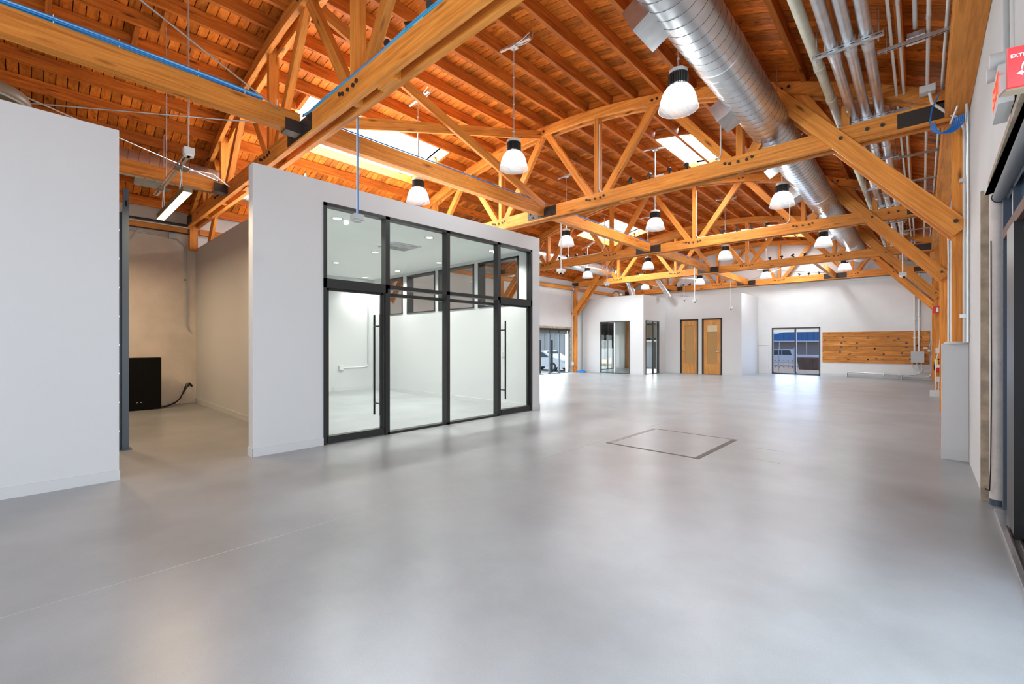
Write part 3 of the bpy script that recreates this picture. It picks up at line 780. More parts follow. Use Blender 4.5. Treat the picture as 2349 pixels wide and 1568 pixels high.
# ------------------------------------------------------------------ high bay lamps
LZ = 3.935
LAMPS = [(-2.0, -.1), (-2.05, 4.86), (-4.53, 4.85), (-6.86, 4.78), (-7.07, 9.61), (-4.6, 9.63), (-2.07, 9.62), (-7.24, 14.62), (-9.93, 14.9), (-4.65, 14.5), (-2.13, 14.4),  # first lamp added out of view to light the nearest truss
         (-10.05, 20.0), (-7.45, 19.95), (-4.84, 19.9), (-2.28, 19.65)]
RW = {0: 'added row unseen', 4: 'nearest row', 9: 'second row', 14: 'third row', 20: 'furthest row', 19: 'furthest row'}
CN = {2: 'closest to the right-hand spiral duct', 4: 'second out from the right-hand spiral duct', 5: 'second out from the right-hand spiral duct',
      7: 'third out from the right-hand spiral duct', 10: 'furthest left'}
def dome(c):
    b = B(); n = 96; prof = [(.092, .255), (.12, .235), (.148, .20), (.168, .16), (.185, .11), (.197, .055), (.204, .012), (.212, .006), (.212, 0), (.203, 0)]
    v = []; f = []
    for r, z in prof:
        for k in range(n):
            a = 2 * math.pi * k / n; rr = r + (.0018 if k % 2 else -.0018) * (1 if r > .1 else 0)
            v.append((c[0] + rr * math.cos(a), c[1] + rr * math.sin(a), c[2] + z))
    for i in range(len(prof) - 1):
        for k in range(n): f.append((i * n + k, i * n + (k + 1) % n, (i + 1) * n + (k + 1) % n, (i + 1) * n + k))
    return b.add(v, f, True)
dome_m = dome((0, 0, 0)).mesh('lamp_shade', 'lampglass')
hs = B().lathe([(.0, .40), (.085, .40), (.085, .392)], (0, 0, 0), 24)
hb = B()
for k in range(36):
    a = 2 * math.pi * k / 36; d = Vector((math.cos(a), math.sin(a), 0))
    hb.beam(d * .06 + Vector((0, 0, .318)), d * .108 + Vector((0, 0, .318)), .008, .125)
hb.cyl((0, 0, .255), (0, 0, .385), .082, n=24)
heat_m = hb.mesh('heat_sink', 'heat')
cb = B().cyl((0, 0, .383), (0, 0, .425), .108, .102, n=8).cyl((0, 0, .425), (0, 0, .45), .04, .03, n=12)
cap_m = cb.mesh('driver_cap', 'lightgrey')
bulb_m = B().cyl((0, 0, .235), (0, 0, .252), .085, n=24).mesh('led_plate', emit('led_plate_glow', (1, .98, .94), 3.0))
for (x, y_) in LAMPS:
    row = RW[int(round(y_ - .4)) if y_ > 19 else int(y_)]
    lab = 'high-bay pendant lamp, %s from the camera, %s' % (row, CN[int(round(-x - .1))] if int(round(-x - .1)) in CN else CN[7])
    t = thing('high_bay_lamp', lab, 'lamp', (x, y_, LZ), 'high-bay pendant lamps')
    for nm, m in (('lamp_shade', dome_m), ('heat_sink', heat_m), ('driver_cap', cap_m), ('led_plate', bulb_m)):
        o = bpy.data.objects.new(nm, m); C.objects.link(o); o.parent = t
    zt = Z_TC1 - drop(x) - .03
    B().cyl((x, y_, LZ + .44), (x, y_, zt), .011, n=8).build('stem', 'conduit', t)
    for j in range(int((zt - LZ - .5) / .2)):
        B().cyl((x, y_, LZ + .55 + j * .2), (x, y_, LZ + .56 + j * .2), .018, n=8).build('cable_tie', 'lightgrey', t)
    sl = math.atan2(-(drop(x + .3) - drop(x - .3)), .6)
    dx = Vector((math.cos(sl), 0, math.sin(sl)))
    p = Vector((x, y_, zt + .01))
    B().beam(p - dx * .28, p + dx * .32, .042, .03).build('strut_channel', 'conduit', t)
    jb = box('junction_box', 'conduit', x - .055, x + .055, y_ - .055, y_ + .055, zt - .035, zt + .0, t)
    B().tube([p + Vector((.03, .02, -.02)), p + dx * .18 + Vector((0, .05, -.015)), p + dx * .27 + Vector((0, .1, .05)), p + dx * .24 + Vector((0, .16, .2))], .009, 6).build('flexible_conduit', 'conduit', jb)
    B().tube([p + Vector((.03, -.02, -.02)), p + dx * .22 + Vector((0, -.04, 0)), p + dx * .36 + Vector((0, -.05, .04))], .009, 6).build('flexible_conduit', 'conduit', jb)
    l_ = lamp('lamp_light', 'POINT', (0, 0, .19), (0, 0, 0), 74, (.90, .97, 1.0), shadow_soft_size=.05); l_.parent = t

SHEAR = True
# ------------------------------------------------------------------ ducts
def spiral_duct(x, z, r, y0, y1, label, takeoffs, side):
    t = thing('spiral_duct', label, 'duct', (x, y0, z))
    B().cyl((x, y0, z), (x, y1, z), r, n=48).build('duct_pipe', 'duct', t)
    # raised helical seam
    pitch = .145; turns = (y1 - y0) / pitch; n = int(turns * 26); v = []; f = []
    for i in range(n + 1):
        a = 2 * math.pi * i / 26; yy = y0 + pitch * i / 26
        c, s_ = math.cos(a), math.sin(a)
        for rr, dy in ((r - .001, -.004), (r + .0035, -.0015), (r + .0035, .0015), (r - .001, .004)):
            v.append((x + rr * c, min(max(yy + dy, y0), y1), z + rr * s_))
    for i in range(n):
        for k in range(3): f.append((4 * i + k, 4 * i + k + 1, 4 * i + 5 + k, 4 * i + 4 + k))
    B().add(v, f).build('seam', 'seam', t)
    yy = y0 + .55
    while yy < y1:
        B().cyl((x, yy - .035, z), (x, yy + .035, z), r + .006, n=48, caps=True).build('joint_band', 'duct', t); yy += 3.05
    for ty in takeoffs:
        a = R(208) if side < 0 else R(-28)
        d = Vector((math.cos(a), 0, math.sin(a))); p = Vector((x, ty, z)) + d * (r - .06); q = Vector((x, ty, z)) + d * (r + .16)
        B().beam(p, q, .42, .24, up=(-d.z, 0, d.x)).build('outlet_boot', 'galv', t)
    for hy in [y0 + 1.2 + 2.475 * k for k in range(int((y1 - y0 - 1.2) / 2.475) + 1)]:
        for s in (-1, 1):
            zz = min(5.75 - drop(x + s * r), 5.9); B().box(x + s * (r + .004) - .002, x + s * (r + .004) + .002, hy - .015, hy + .015, z, zz).build('hanger_strap', 'galv', t)
    return t
spiral_duct(-1.705, 4.52, .262, -4.6, 20.2, 'large galvanised spiral duct along the right of the roof with square outlets', [3.95, 6.25, 8.55, 10.6, 13.0, 15.3, 17.8, 19.6], -1)
spiral_duct(-10.25, 4.50, .23, -4.6, 17.6, 'galvanised spiral duct along the left of the roof above the alcove', [1.4, 8.5, 11.0, 13.5, 16.0], -1)
SHEAR = False
t = thing('branch_duct', 'bare metal duct elbow coming down onto the meeting room roof', 'duct', (-9.9, 18.4, 3.44))
B().tube([(-10.25, 17.55, 4.5), (-10.2, 18.0, 4.42), (-10.0, 18.3, 4.1), (-9.85, 18.45, 3.44)], .14, 20).build('elbow', 'duct', t)
t = thing('branch_duct', 'second bare duct dropping behind the far pendant lamp onto the meeting room roof', 'duct', (-8.9, 19.0, 3.3))
B().cyl((-9.0, 18.8, 4.35), (-8.6, 19.4, 3.44), .10, n=20).build('pipe', 'duct', t)
t = thing('roof_fan', 'brown round fan housing lying on the meeting room roof', 'fan', (-10.9, 18.8, 3.4))
B().cyl((-10.9, 18.75, 3.62), (-10.9, 19.0, 3.62), .19, n=28).build('housing', 'taupe', t)
B().cyl((-10.9, 18.74, 3.62), (-10.9, 18.75, 3.62), .15, n=28).build('grille', 'ply', t)
box('ceiling_meeting', 'ceil', -12.12, PX - .12, PY + .12, YB, 3.36, 3.43, kind='structure')
box('air_handler_box', 'galv', -8.9, -8.3, 20.3, 20.9, 2.71, 3.55, None)
tag(bpy.data.objects['air_handler_box'], 'plain sheet metal box standing on the closet ceiling', 'box')

SHEAR = True
# ------------------------------------------------------------------ conduits by the right wall
Y0C, Y1C = -4.5, 21.6
for x, w in ((-.74, 'left'), (-.602, 'middle'), (-.465, 'right')):
    t = thing('steel_conduit', 'thick galvanised conduit, %s one of the three big pipes by the right wall' % w, 'pipe', (x, Y0C, 4.35), 'three big conduits')
    B().cyl((x, Y0C, 4.35), (x, Y1C, 4.35), .05, n=20).build('pipe', 'galv', t)
    for k in range(5):
        yy = 5.62 + k * 3.1
        B().cyl((x, yy, 4.35), (x, yy + .13, 4.35), .056, n=20).build('coupling', 'conduit', t)
t = thing('cream_pipe', 'cream painted drain pipe running beside the three big conduits', 'pipe', (-.93, Y0C, 4.5))
B().cyl((-.93, Y0C, 4.5), (-.93, 20, 4.5), .05, n=20).build('pipe', 'cream', t)
for yy in (3.4, 6.1, 7.0, 10.2, 13.3):
    B().cyl((-.93, yy, 4.5), (-.93, yy + .09, 4.5), .057, n=20).build('coupling', 'cream', t)
thin = [(-.295, 4.40, .014, 'leftmost of the thin conduits next to the big pipes'), (-.228, 4.40, .014, 'second of the thin conduits next to the big pipes'),
        (-.115, 4.44, .018, 'short thin conduit ending at the white junction box'), (-.02, 4.36, .017, 'thin conduit in the middle of the gap before the header beam'),
        (.105, 4.33, .015, 'thin conduit closest to the header beam')]
for x, z, r, lab in thin:
    y1 = 5.9 if 'short' in lab else 19.5
    t = thing('thin_conduit', lab, 'pipe', (x, Y0C, z))
    B().cyl((x, Y0C, z), (x, y1, z), r, n=12).build('pipe', 'whiteconduit', t)
    for yy in [5.0 + random.uniform(0, .9) + 3.0 * k for k in range(5)]:
        if yy < y1: B().cyl((x, yy, z), (x, yy + .06, z), r + .004, n=12).build('coupling', 'conduit', t)
lab_i = 0
ORD = ['first', 'second', 'third', 'fourth', 'fifth', 'sixth', 'seventh', 'eighth', 'ninth', 'tenth']
for k, yy in enumerate([3.0, 5.48, 7.45, 9.2, 10.9, 12.4, 14.2, 15.9, 17.35, 19.2]):
    t = thing('pipe_rack', 'slotted steel rail hung under the three big conduits, %s from the camera' % ORD[k], 'bracket', (-.6, yy, 4.27), 'rails under the big conduits')
    box('channel', 'galv', -.90, -.33, yy - .02, yy + .02, 4.262, 4.300, t)
    for j in range(6): box('slot', 'hole', -.87 + j * .095, -.82 + j * .095, yy - .0208, yy - .02, 4.277, 4.284, t)
    for x in (-.86, -.37):
        B().cyl((x, yy, 4.22), (x, yy, 5.85 - drop(x)), .006, n=6).build('hanger_rod', 'galv', t)
    for x in (-.74, -.602, -.465):
        for s in (-1, 1): B().cyl((x + s * .052, yy, 4.29), (x + s * .052, yy, 4.37), .006, n=6).build('clamp_bolt', 'conduit', t)
for k, yy in enumerate([2.9, 5.86, 7.5, 9.4, 10.9, 12.45, 14.0, 15.6, 17.4]):
    t = thing('conduit_rail', 'narrow steel rail carrying the thin conduits, %s from the camera' % ORD[k], 'bracket', (-.1, yy, 4.29), 'rails under the thin conduits')
    box('channel', 'galv', -.40, .14, yy - .018, yy + .018, 4.285, 4.315, t)
    box('groove', 'hole', -.40, .14, yy - .006, yy + .006, 4.2845, 4.285, t)
    B().cyl((-.33, yy, 4.26), (-.33, yy, 5.85 - drop(-.33)), .005, n=6).build('hanger_rod', 'galv', t)
t = thing('junction_box', 'white square junction box hanging under the thin conduit rail', 'box', (-.11, 5.9, 4.38))
box('body', 'galv', -.175, -.045, 5.85, 5.98, 4.33, 4.38, t); box('cover', 'signwhite', -.18, -.04, 5.845, 5.985, 4.322, 4.33, t)
t = thing('junction_box', 'grey junction box on the thin conduits just before the second truss', 'box', (-.02, 7.15, 4.3))
box('body', 'lightgrey', -.09, .05, 7.08, 7.2, 4.27, 4.35, t)
B().tube([(-.0, 7.14, 4.27), (.02, 7.15, 4.15), (.14, 7.2, 4.02), (.26, 7.22, 3.9), (.29, 7.22, 3.78), (.29, 7.22, 1.36)], .016, 10).build('pipe', 'whiteconduit', t)
for z in (3.2, 1.66): box('strap', 'conduit', .25, XR, 7.19, 7.25, z - .02, z + .02, t)
t = thing('junction_box', 'grey junction box high on the right wall beside the header beam', 'box', (.3, 6.9, 4.2))
box('body', 'lightgrey', .20, .325, 6.88, 7.0, 4.02, 4.12, t)
B().tube([(.31, 6.94, 4.12), (.315, 6.85, 4.3), (.315, 5.4, 4.36), (.315, 2.0, 4.36)], .014, 10).build('pipe', 'conduit', t)
B().tube([(.29, 6.95, 4.02), (.30, 7.02, 3.9), (.312, 7.1, 3.7), (.312, 7.12, 1.36)], .015, 10).build('pipe', 'conduit', t)
B().tube([(.24, 6.95, 4.02), (.2, 7.0, 3.9), (.17, 7.05, 3.82)], .012, 8).build('pipe', 'conduit', t)
t = thing('cable_coil', 'coil of blue network cable hanging at the second truss by the right wall', 'cable', (.14, 7.0, 3.85))
for k in range(7):
    r_ = .10 + .006 * k; pts = [(.10 + .01 * k + .09 * math.cos(a) * (1 + .05 * k), 7.05 - .008 * k, 3.84 + r_ * math.sin(a)) for a in [math.pi * .95 + i * math.pi * 1.15 / 14 for i in range(15)]]
    B().tube(pts, .006, 6).build('cable', 'blue', t)
B().tube([(.0, 7.04, 3.87), (.02, 7.06, 4.05), (.08, 7.08, 4.2)], .008, 6).build('cable', 'blue', t)

# other vertical conduits by the far right posts
def vpipe(x, y_, z0, z1, r, lab, mat='conduit'):
    t = thing('wall_conduit', lab, 'conduit', (x, y_, z0))
    B().cyl((x, y_, z0), (x, y_, z1), r, n=12).build('pipe', mat, t)
    for z in (z0 + .5, z0 + 1.2, z1 - .4): box('strap', 'conduit', x - r - .02, x + r + .02, y_ - r - .004, y_ + r + .004, z, z + .03, t)
vpipe(.31, 12.05, 0, 4.1, .016, 'grey conduit on the right wall beside the second post from the front')
SHEAR = False
vpipe(-.497, YB - .05, 1.03, 4.1, .028, 'left of two white conduits rising from the grey panel on the back wall', 'whiteconduit')
vpipe(-.372, YB - .05, 1.03, 4.1, .028, 'right of two white conduits rising from the grey panel on the back wall', 'whiteconduit')
vpipe(-.03, YB - .03, .3, 4.0, .012, 'thin conduit in the far right corner of the back wall', 'whiteconduit')

# ------------------------------------------------------------------ back wall: plank panel, electric panel, floor conduits
px0, px1, pz0, pz1 = -3.345, -.085, .565, 1.815
t = thing('plank_panel', 'knotty pine plank panel fixed to the white back wall', 'wood panel', (px0, YB, pz0))
box('backing', 'hole', px0 + .004, px1 - .004, YB - .008, YB, pz0 + .004, pz1 - .004, t)  # near-black sheet added so the gaps between planks look dark
hts = [.115, .19, .175, .18, .185, .205, .2]; z = pz0
for h in hts:
    cuts = [px0, px1] if h != .205 else [px0, px1]
    if abs(h - .19) < 1e-6: cuts = [px0, -1.75, px1]
    for a, b_ in zip(cuts, cuts[1:]):
        timber('plank', (a + .001, YB - .012, z + h / 2), (b_ - .001, YB - .012, z + h / 2), .022, h - .007, 'plank', t)
    z += h
for (x, zz) in ((-1.86, .72), (-1.38, .93), (-1.65, 1.14), (-.32, 1.56), (-.42, 1.27), (-.62, .76)):
    B().cyl((x, YB - .0235, zz), (x, YB - .0225, zz), .03, n=12).build('knot_hole', 'hole', t)
for (x, zz) in ((-2.7, 1.2), (-2.7, 1.36), (-2.2, 1.17), (-2.2, 1.35), (-1.85, 1.56), (-1.25, 1.6), (-.95, 1.52), (-3.25, 1.48), (-.72, 1.2), (-.72, 1.36), (-2.75, 1.0), (-.85, .98), (-1.6, .75), (-2.65, 1.6)):
    B().cyl((x, YB - .0232, zz), (x, YB - .0226, zz), .042, n=12).build('knot', 'rust', t)
t = thing('electric_panel', 'grey steel electrical box over the right end of the plank panel', 'box', (-.41, YB, .64))
box('body', 'boxgrey', -.585, -.24, YB - .17, YB - .024, .64, 1.045, t)
box('door', 'boxgrey', -.595, -.23, YB - .18, YB - .17, .635, 1.05, t)
for j, x in enumerate((-.56, -.43, -.31)):
    pts = [(x, YB - .1, .64), (x, YB - .1, .48)]
    pts += [(x + .03, YB - .1, .40), (x + .10, YB - .1, .345 - .03 * j), (.0, YB - .1, .335 - .03 * j)]
    B().tube(pts, .014, 8).build('pipe', 'conduit', t)
t = thing('floor_conduit', 'pair of grey conduits bending along the foot of the back wall', 'conduit', (-1.7, YB - .1, 0))
for j in range(2):
    yy = YB - .08 - .04 * j
    B().tube([(-2.5 - .02 * j, yy, 0), (-2.5 - .02 * j, yy, .12)] + arc((-2.42 - .02 * j, yy, .12), .08, math.pi, math.pi / 2, (1, 0, 0), (0, 0, 1)) + [(-1.6, yy, .19 - .015 * j), (-.7, yy, .165 - .015 * j), (-.45, yy, .19), (-.3, yy, .30), (-.28, yy, .42)], .018, 8).build('pipe', 'galv', t)
B().tube([(-.86, YB - .2, 0), (-.86, YB - .2, .14)] + [(-.8, YB - .2, .10), (-.3, YB - .2, .09), (-.1, YB - .2, .13), (-.04, YB - .2, .25)], .018, 8).build('pipe', 'galv', t)
B().cyl((-.86, YB - .2, 0), (-.86, YB - .2, .17), .026, n=10).build('riser', 'galv', t)
for x in (-1.4, -.95): box('strap', 'conduit', x, x + .025, YB - .15, YB, .13, .21, t)
o = box('wall_plate', 'signwhite', -.26, -.14, YB - .035, YB - .024, 1.15, 1.21); tag(o, 'small white label plate on the plank panel', 'sign')
t = thing('junction_box', 'small white outlet box at the right edge of the plank panel', 'box', (-.09, YB, 1.08))
box('body', 'lightgrey', -.14, -.06, YB - .08, YB - .024, 1.04, 1.12, t)
B().tube([(-.1, YB - .05, 1.12), (-.09, YB - .05, 1.28), (-.05, YB - .04, 1.38)], .009, 6).build('pipe', 'conduit', t)
B().tube([(-.11, YB - .05, 1.04), (-.08, YB - .05, .86), (-.06, YB - .05, .3)], .009, 6).build('pipe', 'conduit', t)
# patched panel by the window
o = box('trim_4', 'plaster', -5.74, -5.34, YB - .025, YB, 0, 1.24, kind='structure')
box('trim_5', 'roughtrim', -5.75, -5.33, YB - .03, YB, 1.24, 1.262, kind='structure')
box('trim_6', 'plaster', -6.9, XR, YB - .05, YB, 3.86, 3.94, kind='structure')

# extinguisher and little red sign by the fourth post
t = thing('fire_extinguisher', 'red fire extinguisher with yellow tag on the fourth right post', 'extinguisher', (.10, 17.1, .5))
cy_ = B().lathe([(.0, 0), (.055, 0), (.06, .02), (.06, .2), (.05, .26), (.02, .29), (.02, .31), (0, .31)], (.10, 17.1, .56), 20).build('cylinder', 'red', t)
box('wall_hook', 'iron', .08, .12, 17.14, 17.20, .8, .84, t)
B().cyl((.10, 17.1, .68), (.10, 17.1, .77), .0612, n=20, caps=False).build('label_band', 'signwhite', cy_)
B().beam((.06, 17.1, .885), (.15, 17.1, .91), .03, .025).build('valve_handle', 'dark', t)
B().tube([(.07, 17.08, .875), (.03, 17.05, .84), (.025, 17.04, .7), (.03, 17.04, .6)], .01, 6).build('hose', 'dark', t)
box('inspection_tag', 'yellow', .03, .10, 17.03, 17.034, .76, .90, t)
def text_part(body, size, loc, rot, mat, parent, name='lettering', shear=0):
    cu = bpy.data.curves.new('txt', 'FONT'); cu.body = body; cu.size = size; cu.extrude = .0008; cu.align_x = 'LEFT'; cu.shear = shear
    tmp = bpy.data.objects.new('txt', cu)
    me = bpy.data.meshes.new_from_object(tmp); bpy.data.objects.remove(tmp); me.name = name
    me.materials.clear(); me.materials.append(M[mat])
    o = bpy.data.objects.new(name, me); C.objects.link(o); attach(o, parent)
    o.matrix_basis = Matrix.Translation(SH(loc)) @ Matrix(rot).to_4x4()
    return o
FACE_MY = ((1, 0, 0), (0, 0, -1), (0, 1, 0))       # text x -> +X, text y -> +Z, facing -Y
FACE_MX = ((0, 0, -1), (-1, 0, 0), (0, 1, 0))      # text x -> -Y, text y -> +Z, facing -X
t = thing('extinguisher_sign', 'small square red extinguisher sign on the fourth right post', 'sign', (.09, 17.05, 2.2))
box('plate', 'red', .0, .18, 17.06, 17.11, 2.18, 2.38, t)
box('picture', 'signwhite', .065, .115, 17.058, 17.06, 2.22, 2.31, t)
B().cyl((.09, 17.0598, 2.325), (.09, 17.058, 2.325), .018, n=12).build('picture', 'signwhite', t)
t = thing('junction_box', 'pair of stacked grey boxes with conduit on the far right posts', 'box', (.12, 16.2, 1.0))
box('body', 'lightgrey', .05, .16, 16.15, 16.25, 1.10, 1.22, t); box('body', 'lightgrey', .07, .15, 16.15, 16.25, .35, .47, t)
B().tube([(.12, 16.2, 1.22), (.14, 16.2, 1.5), (.15, 16.2, 2.0), (.15, 16.2, 3.2)], .012, 8).build('pipe', 'whiteconduit', t)
B().tube([(.10, 16.2, 1.10), (.06, 16.2, .9), (.05, 16.2, .5), (.06, 16.2, .2), (.03, 16.2, .06)], .012, 8).build('pipe', 'whiteconduit', t)
B().tube([(.11, 16.2, .35), (.11, 16.2, .15), (.06, 16.2, .05)], .012, 8).build('pipe', 'whiteconduit', t)
o = box('floor_box', 'lightgrey', -.06, .13, 15.6, 15.9, 0, .14); tag(o, 'white block on the floor at the foot of the right wall', 'box')
SHEAR = True
t = thing('wall_alarm', 'white horn strobe high on the right wall past the second post', 'alarm', (.28, 14.0, 3.0))
box('body', 'signwhite', .22, .33, 13.9, 14.1, 2.75, 3.05, t); B().cyl((.22, 14.0, 2.95), (.17, 14.0, 2.95), .06, n=16).build('strobe', 'lightgrey', t)

SHEAR = False
# ------------------------------------------------------------------ boxed base at the second right post
t = thing('boxed_base', 'tall white boxed enclosure around the foot of the right post', 'enclosure', (.2, 7.4, 0))
box('body', 'white', .075, XR - .032, 7.28, 7.62, 0, 1.345, t)
box('kick', 'base', .068, XR - .032, 7.272, 7.28, 0, .12, t)
o = B().lathe([(0, .03), (.07, .026), (.105, .012), (.11, 0)], (.20, 7.345, 1.345), 28).build('white_puck', 'white'); tag(o, 'low white dome lying on top of the boxed enclosure', 'cap')

# ------------------------------------------------------------------ storefront edge on the right
wf = structure('window_8', (.47, 5.2, 0))
box('jamb', 'bluegrey', .41, .55, 5.30, 5.37, 0, 2.6, wf)
box('jamb', 'bronze', .45, .55, 5.37, 5.62, 0, 2.6, wf)
box('transom', 'rust', .41, .55, 4.0, 5.30, 2.18, 2.26, wf)
box('threshold', 'galv', .36, .55, -1.0, 5.30, 0, .02, wf)
for k in range(3): box('track', 'iron', .385 + k * .04, .395 + k * .04, -1.0, 4.8, .02, .035, wf)
box('sill_block', 'bluegrey', .43, .55, 4.98, 5.30, 0, .06, wf)
box('pane', 'blueglass', .47, .48, 4.99, 5.30, .06, 2.18, wf); box('pane', 'blueglass', .47, .48, 4.0, 5.30, 2.26, 2.6, wf)
box('mullion', 'bluegrey', .43, .55, 4.93, 4.99, 0, 2.6, wf)
box('stile', 'black', .40, .50, 4.55, 4.93, .02, 2.18, wf)
box('pane', 'darkglass', .44, .45, 4.0, 4.55, .02, 2.18, wf); box('stile', 'black', .40, .50, 3.85, 4.0, .02, 2.6, wf)
o = box('trim_7', 'roughtrim', XR - .03, .50, 5.575, 5.65, 0, OPEN_Z + .04, kind='structure')
box('trim_8', 'roughtrim', XR - .004, .44, 3.0, 5.66, OPEN_Z, OPEN_Z + .045, kind='structure')
t = thing('downpipe', 'chipped pinkish white vertical pipe beside the storefront frame', 'pipe', (.40, 5.50, 0))
B().cyl((.395, 5.50, .0), (.395, 5.50, 2.6), .05, n=20).build('pipe', 'pipepaint', t)
B().cyl((.395, 5.50, .0), (.395, 5.50, .05), .052, n=20).build('scuffed_foot', 'bluegrey', t)
t = thing('roller_blind', 'rolled up dark grey blind along the top of the storefront opening', 'blind', (.40, 4.2, 2.55))
B().cyl((.395, 2.2, 2.54), (.395, 5.36, 2.54), .042, n=20).build('roll', 'shade', t)
B().cyl((.395, 5.36, 2.54), (.395, 5.37, 2.54), .048, n=20).build('end_bracket', 'black', t)
box('headrail', 'conduit', .43, .44, 2.2, 5.36, 2.50, 2.58, t)
t = thing('wall_cable', 'thin black cable looping down the wall edge by the storefront', 'cable', (.33, 5.64, .3))
B().tube([(.328, 5.63, 2.2), (.326, 5.64, 1.2), (.324, 5.68, .6), (.322, 5.74, .35), (.322, 5.70, .17), (.33, 5.56, .10), (.345, 5.46, .12), (.35, 5.44, .3), (.355, 5.44, 1.0), (.352, 5.44, 2.2)], .004, 6).build('cable', 'blackcable', t)
# exit sign with emergency heads
t = thing('exit_sign', 'grey illuminated exit sign with twin emergency lamp heads above the storefront', 'sign', (XR, 3.9, 2.72))
box('housing', 'lightgrey', .268, XR, 3.72, 4.06, 2.70, 2.92, t)
text_part('EXIT', .17, (.2665, 4.02, 2.755), FACE_MX, 'redled', t)
for y_ in (3.80, 3.98):
    B().cyl((.24, y_, 2.98), (.31, y_, 2.98), .045, .035, n=18).build('lamp_head', 'lightgrey', t)
    B().cyl((.239, y_, 2.98), (.24, y_, 2.98), .04, n=18).build('lens', 'signwhite', t)
box('lamp_bar', 'lightgrey', .30, XR, 3.75, 4.05, 2.92, 2.97, t)
B().tube([(.315, 3.9, 2.97), (.315, 3.92, 3.3), (.315, 3.95, 4.3)], .013, 8).build('pipe', 'boxgrey', t)
# red sign at the frame edge
t = thing('extinguisher_sign', 'red projecting fire extinguisher sign at the right edge of the picture', 'sign', (.25, 2.3, 2.4))
sa = R(16); sr = Matrix.Translation((.188, 2.30, 2.233)) @ Matrix.Rotation(sa, 4, 'Z')
def sign_part(b, name, mat):
    o = b.build(name, mat); attach(o, t); o.matrix_basis = sr; return o
sign_part(B().box(0, .148, 0, .012, 0, .136), 'plate', 'red')
for body, size, ox, oz in (('FIRE', .021, .043, .117), ('EXTINGUISHER', .0165, .006, .099)):
    o = text_part(body, size, (0, 0, 0), FACE_MY, 'signwhite', t)
    o.matrix_basis = sr @ Matrix.Translation((ox, -.0012, oz)) @ Matrix(FACE_MY).to_4x4()
sign_part(B().box(.046, .084, -.002, 0, .052, .083).box(.054, .076, -.002, 0, .083, .089), 'picture', 'signwhite')
sign_part(B().tube([(.056, -.0015, .09), (.045, -.0015, .086), (.037, -.0015, .072), (.034, -.0015, .056)], .0025, 6), 'picture', 'signwhite')
sign_part(B().prism([(.022, .043), (.036, .052), (.036, .046), (.09, .046), (.09, .040), (.036, .040), (.036, .034)], 'y', -.002, 0), 'arrow', 'signwhite')
sign_part(B().box(0, .148, .012, .06, -.006, .004), 'bracket', 'taupe')

# ------------------------------------------------------------------ alcove between the partition and the office
t = thing('steel_post', 'blue-grey slotted steel rack post at the edge of the left partition', 'post', (-7.48, .78, 0))
B().box(-7.54, -7.44, .735, .745, 0, 3.02).box(-7.54, -7.53, .66, .735, 0, 3.02).build('channel', 'bluegrey', t)
B().box(-7.50, -7.44, .745, .80, 0, 3.31).build('upright', 'bluegrey', t)
box('base_plate', 'bluegrey', -7.56, -7.40, .68, .83, 0, .012, t)
for k in range(8): B().cyl((-7.44, .70 + .0, .25 + .36 * k), (-7.425, .70, .25 + .36 * k), .012, n=8).build('bolt', 'conduit', t)
box('slot', 'hole', -7.4399, -7.439, .76, .785, 3.08, 3.16, t)
t = thing('black_cabinet', 'flat black cabinet standing against the alcove wall', 'cabinet', (-11.6, 1.4, 0))
box('body', 'dark', -11.86, -11.6, .9, 1.76, .02, 1.055, t)
box('door', 'dark', -11.6, -11.585, .91, 1.75, .03, 1.045, t)
for x in (0, 1): box('latch', 'conduit', -11.585, -11.58, 1.36 + .06 * x, 1.385 + .06 * x, .155, .162, t)
t = thing('cable_run', 'black cables sprawling from the cabinet to the alcove corner', 'cable', (-12.0, 2.2, 0))
for k in range(5):
    o_ = .05 * k
    B().tube([(-11.72 + .02 * k, 1.70, .012), (-11.80, 1.88 + o_ * .3, .012 + .01 * k), (-11.95 + o_ * .5, 2.05 + o_ * .4, .05 + .5 * o_), (-12.08 + o_ * .4, 2.18 + o_ * .2, .16 + o_), (-12.18 + o_ * .2, 2.28, .32 + .6 * o_), (-12.24, 2.36, .40 + .3 * o_), (-12.26, 2.42, .36 + .2 * o_)], .007, 6).build('cable', 'blackcable', t)
t = thing('wall_conduit', 'bundle of dark conduits along the top of the alcove wall', 'conduit', (-12.2, 1.2, 3.8))
for k, (z, r, m) in enumerate(((3.98, .022, 'blackcable'), (3.93, .016, 'conduit'), (3.79, .012, 'blackcable'))):
    B().cyl((XL + .14, -2, z), (XL + .14, 2.38, z), r, n=10).build('pipe', m, t)
B().tube([(XL + .04, -1, 3.72), (XL + .04, 1.5, 3.72), (XL + .04, 2.1, 3.70), (XL + .04, 2.28, 3.55), (XL + .04, 2.3, 3.3), (XL + .04, 2.3, 1.75), (XL + .04, 2.36, 1.62)], .016, 8).build('pipe', 'boxgrey', t)
B().tube([(XL + .1, 1.45, 3.9), (XL + .08, 1.45, 3.75), (XL + .06, 1.35, 3.55), (XL + .05, 1.15, 3.52)], .014, 8).build('pipe', 'boxgrey', t)
box('junction_box', 'boxgrey', XL + .01, XL + .1, 1.98, 2.12, 3.66, 3.77, t)
